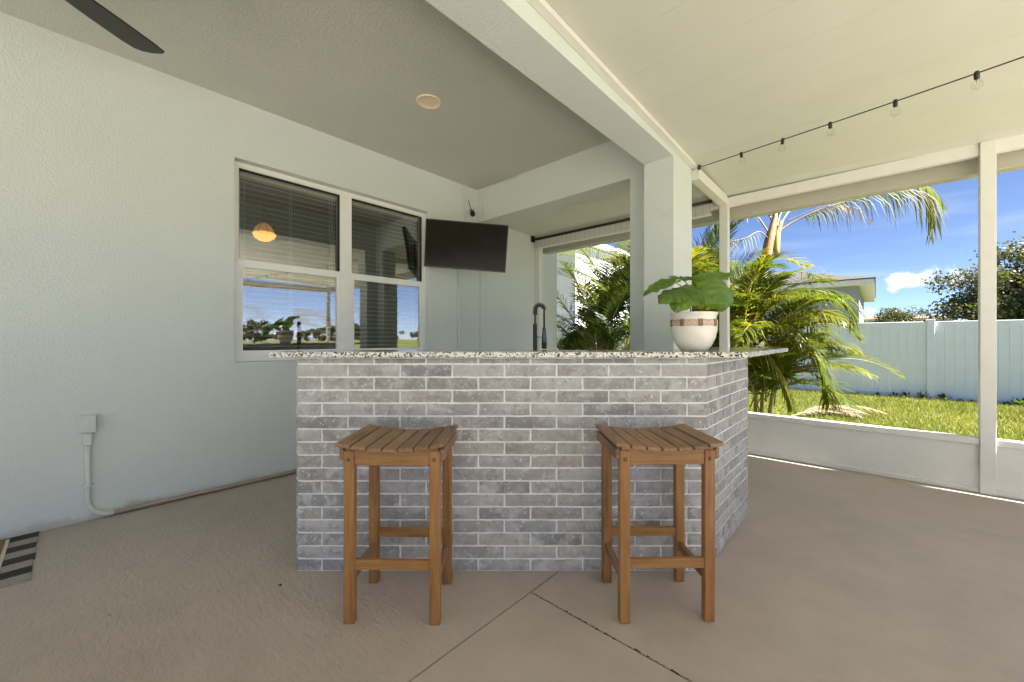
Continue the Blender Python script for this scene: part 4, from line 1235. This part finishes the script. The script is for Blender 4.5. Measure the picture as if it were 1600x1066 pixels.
def W(px, py, d): return at_depth(px, py, d)
def clump(center, label, stems, mat='frond', seed=0):
    random.seed(seed)
    cz = float(ground_z(center.x, center.y))
    root = empty('areca_palm', (center.x, center.y, cz), 0, label, 'palm', 'palms growing outside the screen wall')
    for (dx, dy, h, lean, nf, L, elr) in stems:
        b = Vector((center.x+dx, center.y+dy, cz-0.03)); az = math.atan2(dy, dx)+random.uniform(-.4, .4)
        top = b + Vector((math.cos(az)*lean*h, math.sin(az)*lean*h, h))
        cane(root, [b, b.lerp(top, 0.5)+Vector((0.02, -0.02, 0)), top], 0.034, 0.022)
        for k in range(nf):
            a = az + k*2.4 + random.uniform(-.35, .35)
            el = R(random.uniform(*elr)) 
            auto_frond(root, top+Vector((0, 0, random.uniform(-.05, .08))), a, el, L*random.uniform(.8, 1.12), R(random.uniform(45, 110)),
                       mat=random.choice([mat, mat, 'frond_dark' if mat == 'frond' else 'frond']), n=60, Lmax=0.50*L/1.5*random.uniform(.9, 1.15), wdt=0.0155, droop=random.uniform(.2, .6), vee=random.uniform(.15, .45))
    return root
# clump seen through the opening left of the pillar
cA = W(940, 560, 6.2); cA.z = 0
clump(cA, 'dense dark green areca palm clump seen through the opening left of the pillar', [
    (0.0, 0.0, 1.3, 0.05, 8, 1.7, (50, 88)), (0.35, 0.10, 1.5, 0.05, 8, 1.7, (50, 88)), (-0.25, 0.18, 1.2, 0.08, 7, 1.6, (45, 85)),
    (0.10, -0.30, 0.8, 0.12, 7, 1.4, (35, 80)), (-0.35, -0.15, 0.5, 0.15, 7, 1.3, (35, 80)), (0.45, -0.25, 1.0, 0.08, 8, 1.6, (45, 85)), (0.2, 0.1, 0.35, 0.1, 7, 1.2, (30, 75)), (-0.55, 0.35, 0.9, 0.06, 8, 1.5, (40, 85)), (-0.1, 0.5, 1.6, 0.04, 8, 1.7, (50, 88)), (-0.6, -0.1, 0.3, 0.08, 7, 1.2, (35, 80))], 'frond_dark', 11)
# clump behind the thin corner post
cB = W(1095, 560, 6.1); cB.z = 0
clump(cB, 'bushy areca palm clump behind the thin corner post', [
    (0.0, 0.0, 1.5, 0.05, 8, 1.7, (50, 88)), (0.25, 0.05, 1.2, 0.08, 8, 1.6, (45, 85)), (-0.25, 0.1, 1.6, 0.06, 7, 1.7, (50, 88)),
    (0.1, -0.2, 0.9, 0.12, 8, 1.4, (35, 80)), (0.45, 0.2, 1.2, 0.08, 7, 1.5, (45, 85)), (0.3, -0.1, 0.4, 0.12, 7, 1.2, (30, 75))], 'frond', 12)
# the leaning palm with the brown crownshaft and the long fronds over the fence
random.seed(21)
DP = 5.7
cC = W(1160, 600, DP); gC = float(ground_z(cC.x, cC.y))
pal = empty('leaning_palm', (cC.x, cC.y, gC), 0, 'tall leaning palm with brown crownshaft and arching yellow-green fronds', 'palm', 'palms growing outside the screen wall')
base = Vector((cC.x, cC.y, gC-0.05))
cane(pal, [base, W(1166, 560, DP), W(1182, 480, DP), W(1196, 415, DP)], 0.056, 0.045)
MB().tube(catmull([W(1195, 418, DP), W(1199, 392, DP), W(1206, 360, DP), W(1214, 328, DP)], 12), [0.046, 0.053, 0.059, 0.064, 0.067, 0.068, 0.066, 0.061, 0.053, 0.044, 0.034, 0.024, 0.012], 12).build('crownshaft', M['crownshaft'], pal)
cr0 = W(1207, 366, DP)
MB().tube(catmull([W(1213, 400, DP-.04), W(1214, 370, DP-.03), W(1222, 345, DP)], 8), [0.03, 0.04, 0.045, 0.045, 0.042, 0.036, 0.03, 0.024, 0.018], 10).build('leaf_sheath', M['rachis'], pal)
frond(pal, [W(1216, 362, DP), W(1242, 346, DP-.05), W(1291, 324, DP-.2), W(1371, 303, DP-.4), W(1430, 298, DP-.5), W(1458, 322, DP-.55), W(1455, 372, DP-.55)], 'frond_dry', 'rachis_dry', 64, 0.36, 0.019, 0.22, -0.05, 1.5, 0.014, 0.12)
frond(pal, [W(1214, 360, DP), W(1240, 324, DP+.1), W(1300, 294, DP+.2), W(1380, 282, DP+.3), W(1448, 292, DP+.2), W(1476, 322, DP+.1)], 'frond', 'rachis', 50, 0.42, 0.018, 0.25, 0.1, 1.1, 0.014, 0.10)
frond(pal, [W(1212, 362, DP), W(1222, 330, DP+.2), W(1250, 295, DP+.5), W(1300, 270, DP+.9), W(1350, 275, DP+1.2)], 'frond_dry', 'rachis', 44, 0.40, 0.018, 0.2, 0.1, 0.9, 0.012, 0.1)
frond(pal, [W(1200, 362, DP), W(1180, 336, DP), W(1150, 330, DP-.1), W(1120, 345, DP-.2), W(1100, 385, DP-.3)], 'frond', 'rachis', 40, 0.36, 0.018, 0.2, 0.1, 0.9, 0.012, 0.05)
for k, (az_, el_, L_) in enumerate(((2.6, 62, 1.7), (3.5, 55, 1.6), (1.9, 70, 1.7), (0.9, 60, 1.9), (4.4, 66, 1.6), (5.4, 58, 1.8))):
    auto_frond(pal, W(1209, 350-4*k, DP), az_, R(el_), L_, R(95+8*(k % 3)), mat='frond' if k % 2 else 'frond_dry', n=44, Lmax=.38, wdt=.018, droop=.7, vee=.15, rad=0.013)
frond(pal, [W(1206, 362, DP), W(1212, 320, DP), W(1205, 285, DP+.2), W(1180, 262, DP+.4), W(1140, 268, DP+.5)], 'frond', 'rachis', 40, 0.40, 0.018, 0.2, 0.2, 0.6, 0.012)
frond(pal, [W(1200, 372, DP), W(1186, 362, DP-.2), W(1165, 372, DP-.3), W(1140, 378, DP-.4), W(1136, 385, DP-.4)], 'frond_dry', 'rachis_dry', 26, 0.26, 0.014, 0.3, 0.0, 1.2, 0.008, 0.3)
frond(pal, [W(1230, 345, DP), W(1290, 322, DP-.2), W(1335, 325, DP-.3), W(1362, 345, DP-.3)], 'frond_dead', 'rachis_dry', 22, 0.16, 0.010, 0.3, 0.0, 1.4, 0.007, 0.35)
# the lower bush of the same planting: hand-placed arching fronds plus filling ones
cD = W(1178, 600, 5.5); gD = float(ground_z(cD.x, cD.y))
bush = empty('areca_palm', (cD.x, cD.y, gD), 0, 'yellow-green areca palm whose fronds arch down over the white kick panel', 'palm', 'palms growing outside the screen wall')
DB = 5.15
frond(bush, [W(1165, 560, DB), W(1183, 490, DB), W(1225, 458, DB-.1), W(1280, 455, DB-.25), W(1318, 472, DB-.35), W(1332, 505, DB-.4)], 'frond', 'rachis', 72, 0.52, 0.018, 0.2, 0.15, 0.7, 0.013)
frond(bush, [W(1165, 570, DB), W(1185, 520, DB-.1), W(1225, 508, DB-.3), W(1268, 545, DB-.45), W(1288, 590, DB-.5), W(1296, 632, DB-.5)], 'frond', 'rachis', 68, 0.50, 0.018, 0.15, 0.1, 0.8, 0.012)
frond(bush, [W(1160, 580, DB), W(1178, 545, DB-.15), W(1205, 560, DB-.3), W(1225, 600, DB-.35), W(1238, 640, DB-.35)], 'frond', 'rachis', 40, 0.34, 0.018, 0.15, 0.1, 0.8, 0.010, 0.1)
frond(bush, [W(1160, 560, DB), W(1170, 500, DB+.1), W(1200, 450, DB+.2), W(1250, 425, DB+.4), W(1300, 440, DB+.6)], 'frond', 'rachis', 64, 0.50, 0.018, 0.2, 0.3, 0.5, 0.012)
frond(bush, [W(1160, 560, DB), W(1165, 490, DB), W(1180, 430, DB), W(1215, 405, DB), W(1262, 415, DB-.1)], 'frond', 'rachis', 64, 0.50, 0.018, 0.2, 0.3, 0.4, 0.012)
frond(bush, [W(1160, 570, DB+.1), W(1190, 530, DB+.2), W(1235, 505, DB+.3), W(1275, 515, DB+.4), W(1300, 545, DB+.4)], 'frond_dark', 'rachis', 62, 0.50, 0.018, 0.2, 0.2, 0.6, 0.012)
random.seed(33)
for k in range(40):
    az = random.uniform(0, 6.28)
    auto_frond(bush, Vector((cD.x+random.uniform(-.25, .25), cD.y+random.uniform(-.2, .3), gD+random.uniform(0.25, 1.25))), az, R(random.uniform(35, 85)), random.uniform(1.0, 1.6), R(random.uniform(70, 130)),
               mat=random.choice(['frond', 'frond', 'frond_dark']), n=58, Lmax=random.uniform(.40, .52), wdt=0.0175, droop=random.uniform(.2, .7), vee=random.uniform(.1, .4))
for k in range(5):
    a = k*1.25; b = Vector((cD.x+0.16*math.cos(a), cD.y+0.16*math.sin(a), gD-0.04))
    cane(bush, [b, b+Vector((0.05*math.cos(a), 0.05*math.sin(a), 0.5)), b+Vector((0.14*math.cos(a), 0.14*math.sin(a), 0.95))], 0.024, 0.017)

for k in range(7):
    az = R(random.uniform(90, 250))
    auto_frond(bush, Vector((cD.x+random.uniform(-.4, -.1), cD.y+random.uniform(-.2, .3), gD+random.uniform(0.9, 1.6))), az, R(random.uniform(35, 80)), random.uniform(1.1, 1.6), R(random.uniform(60, 115)),
               mat=random.choice(['frond', 'frond', 'frond_dark']), n=58, Lmax=random.uniform(.40, .52), wdt=0.0175, droop=random.uniform(.2, .7), vee=random.uniform(.1, .4))
# fallen dead fronds on the lawn
def lawn(px, py):
    r = ray(px, py)
    d = 5.0
    for _ in range(30): d = (CAMZ - float(ground_z(r.x*d, r.y*d)))/(-r.z)
    return Vector((r.x*d, r.y*d, float(ground_z(r.x*d, r.y*d))))
random.seed(5)
pile = empty('fallen_fronds', lawn(1300, 655), 0, 'heap of dried brown palm fronds lying on the lawn', 'dead fronds')
for k in range(7):
    a = lawn(1235+k*10, 655-k*1.5); b = lawn(1330+k*9-(k % 3)*14, 645+(k*7) % 12)
    dz = Vector((0, 0, 0.05+0.02*(k % 4)))
    frond(pile, [a+dz, a.lerp(b, .35)+dz*1.7, a.lerp(b, .7)+dz*1.3, b+dz*0.6], 'frond_dead', 'rachis_dry', 34, 0.22, 0.012, 0.1, 0.25, 0.5, 0.010, 0.1)

# ------------------------------------------------------------------ lawn blades
def blades(name, n, xr, yr, hmin, hmax, wd, mat, seed, keep=None):
    g = np.random.default_rng(seed)
    x = g.uniform(*xr, n); y = g.uniform(*yr, n)
    if keep is not None:
        k = keep(x, y); x, y = x[k], y[k]
    n = len(x); z = ground_z(x, y)
    a = g.uniform(0, 2*np.pi, n); h = g.uniform(hmin, hmax, n); l = g.uniform(0.2, 1.1, n)*h; b = g.uniform(0, 2*np.pi, n)
    dx, dy = np.cos(a)*wd/2, np.sin(a)*wd/2
    V = np.empty((n, 3, 3), np.float32)
    V[:, 0] = np.stack([x-dx, y-dy, z-0.005], 1); V[:, 1] = np.stack([x+dx, y+dy, z-0.005], 1)
    V[:, 2] = np.stack([x+np.cos(b)*l, y+np.sin(b)*l, z+h], 1)
    F = np.arange(n*3).reshape(n, 3)
    o = tri_mesh(name, V.reshape(-1, 3), F, M[mat]); return o
def patch(x, y):
    s_ = np.sin(x*1.7+y*0.9)+np.sin(x*0.6-y*2.1)+np.sin(x*3.1+2)*0.5
    return rng.uniform(0, 1, len(x)) < 0.72+0.12*s_
g_ = blades('lawn', 170000, (-4.5, 6.5), (4.72, 13.12), 0.025, 0.085, 0.011, 'grass', 3, patch)
tag(g_, 'sunlit yellow-green lawn grass between the patio and fence', 'grass', kind='stuff')
def weed(p, s, lab, seed):
    g = random.Random(seed); m_ = MB()
    for k in range(26):
        a = g.uniform(0, 6.28); el = g.uniform(0.2, 1.3); L = s*g.uniform(.5, 1.0)
        d = Vector((math.cos(a)*math.cos(el), math.sin(a)*math.cos(el), math.sin(el)))
        q = p+d*L; sd_ = d.cross(upv).normalized()*s*0.11
        m_.quad(p+d*L*.45, p+d*L*.75+sd_, q, p+d*L*.75-sd_)
        m_.quad(p-sd_*.06, p+sd_*.06, p+d*L*.5+sd_*.05, p+d*L*.5-sd_*.05)
    root = empty('weed', p, 0, lab, 'weed', 'weeds along the foot of the fence')
    m_.build('leaves', M['frond_dark'], root)
random.seed(9)
for k, (px_, s_) in enumerate(((1340, .10), (1370, .13), (1398, .16), (1415, .20), (1440, .24), (1474, .22), (1500, .12), (1518, .10), (1570, .14), (1590, .30))):
    r = ray(px_, 600); t_ = (YF-0.16)/r.y
    p = Vector((r.x*t_, r.y*t_, GZF))
    weed(p, s_, 'small leafy weed growing at the foot of the white fence', k)

# ------------------------------------------------------------------ trees
def tree(name, base, H, rx, rz, cz, nleaf, size, label, seed, mat='oak_leaf', group=None, ncl=140):
    g = np.random.default_rng(seed)
    root = empty(name, base, 0, label, 'tree', group)
    m_ = MB(); top = Vector(base)+Vector((0, 0, cz))
    m_.tube([Vector(base)-Vector((0, 0, .2)), Vector(base)+Vector((0.05, 0.03, cz*.5)), top], [0.035*H, 0.028*H, 0.016*H], 9)
    # cluster centres
    d = g.normal(size=(ncl, 3)); d /= np.linalg.norm(d, axis=1)[:, None]
    rad = g.uniform(0.45, 1.0, ncl)**0.6
    lobes = 1 + 0.22*np.sin(3*np.arctan2(d[:, 1], d[:, 0])+seed) + 0.15*np.sin(5*d[:, 2]*2+seed)
    C = np.stack([d[:, 0]*rx*rad*lobes, d[:, 1]*rx*rad*lobes, d[:, 2]*rz*rad*lobes], 1)
    C[:, 2] = np.maximum(C[:, 2], -rz*0.75)
    C += np.array([base[0], base[1], base[2]+cz])
    for i in range(0, ncl, max(1, ncl//26)):
        e = Vector(C[i]); m_.tube([Vector(base)+Vector((0, 0, cz*.55)), top.lerp(e, .45)-Vector((0, 0, .05*H)), e], [0.014*H, 0.008*H, 0.002*H], 6)
    m_.build('trunk', M['trunk'], root)
    per = nleaf//ncl; sg = min(rx, rz)*0.17
    P = np.repeat(C, per, 0) + g.normal(size=(ncl*per, 3))*np.array([sg, sg, sg*.62])
    n = len(P)
    a = g.normal(size=(n, 3)); a /= np.linalg.norm(a, axis=1)[:, None]
    b = g.normal(size=(n, 3)); b -= (b*a).sum(1)[:, None]*a; b /= np.linalg.norm(b, axis=1)[:, None]
    s = (size*g.uniform(.6, 1.3, n))[:, None]
    V = np.stack([P-a*s, P+b*s*.55, P+a*s, P-b*s*.55], 1).reshape(-1, 3)
    F = np.arange(n*4).reshape(n, 4)
    o = tri_mesh('crown', V, F, M[mat], root)
    return root
ob = at_depth(1632, 520, 21); ob.z = -0.3
tree('oak_tree', tuple(ob), 6, 3.3, 2.45, 3.55, 52000, 0.095, 'big grey-green oak rising over the white fence beside the post', 4, ncl=230)
ob = at_depth(1407, 520, 38); ob.z = -0.3
tree('round_tree', tuple(ob), 4, 2.2, 1.55, 2.75, 9000, 0.09, 'small rounded tree behind the brown roof over the fence', 8, ncl=120)
# trees and water on the yard side, seen in the window glass
for k, (x, y, h) in enumerate(((118, -20, 5.0), (124, 0, 6.5), (115, 17, 4.5), (122, 34, 6.0), (117, 52, 5.4), (126, 70, 6.4), (118, 92, 5.2), (128, 118, 7.0), (120, -45, 6.0))):
    tree('shore_tree', (x, y, -0.25), h, h*1.5, h*.42, h*.55, 5200, 0.34, 'dark tree across the yard, reflected in the house window', 40+k, group='trees on the far side of the yard', ncl=90)
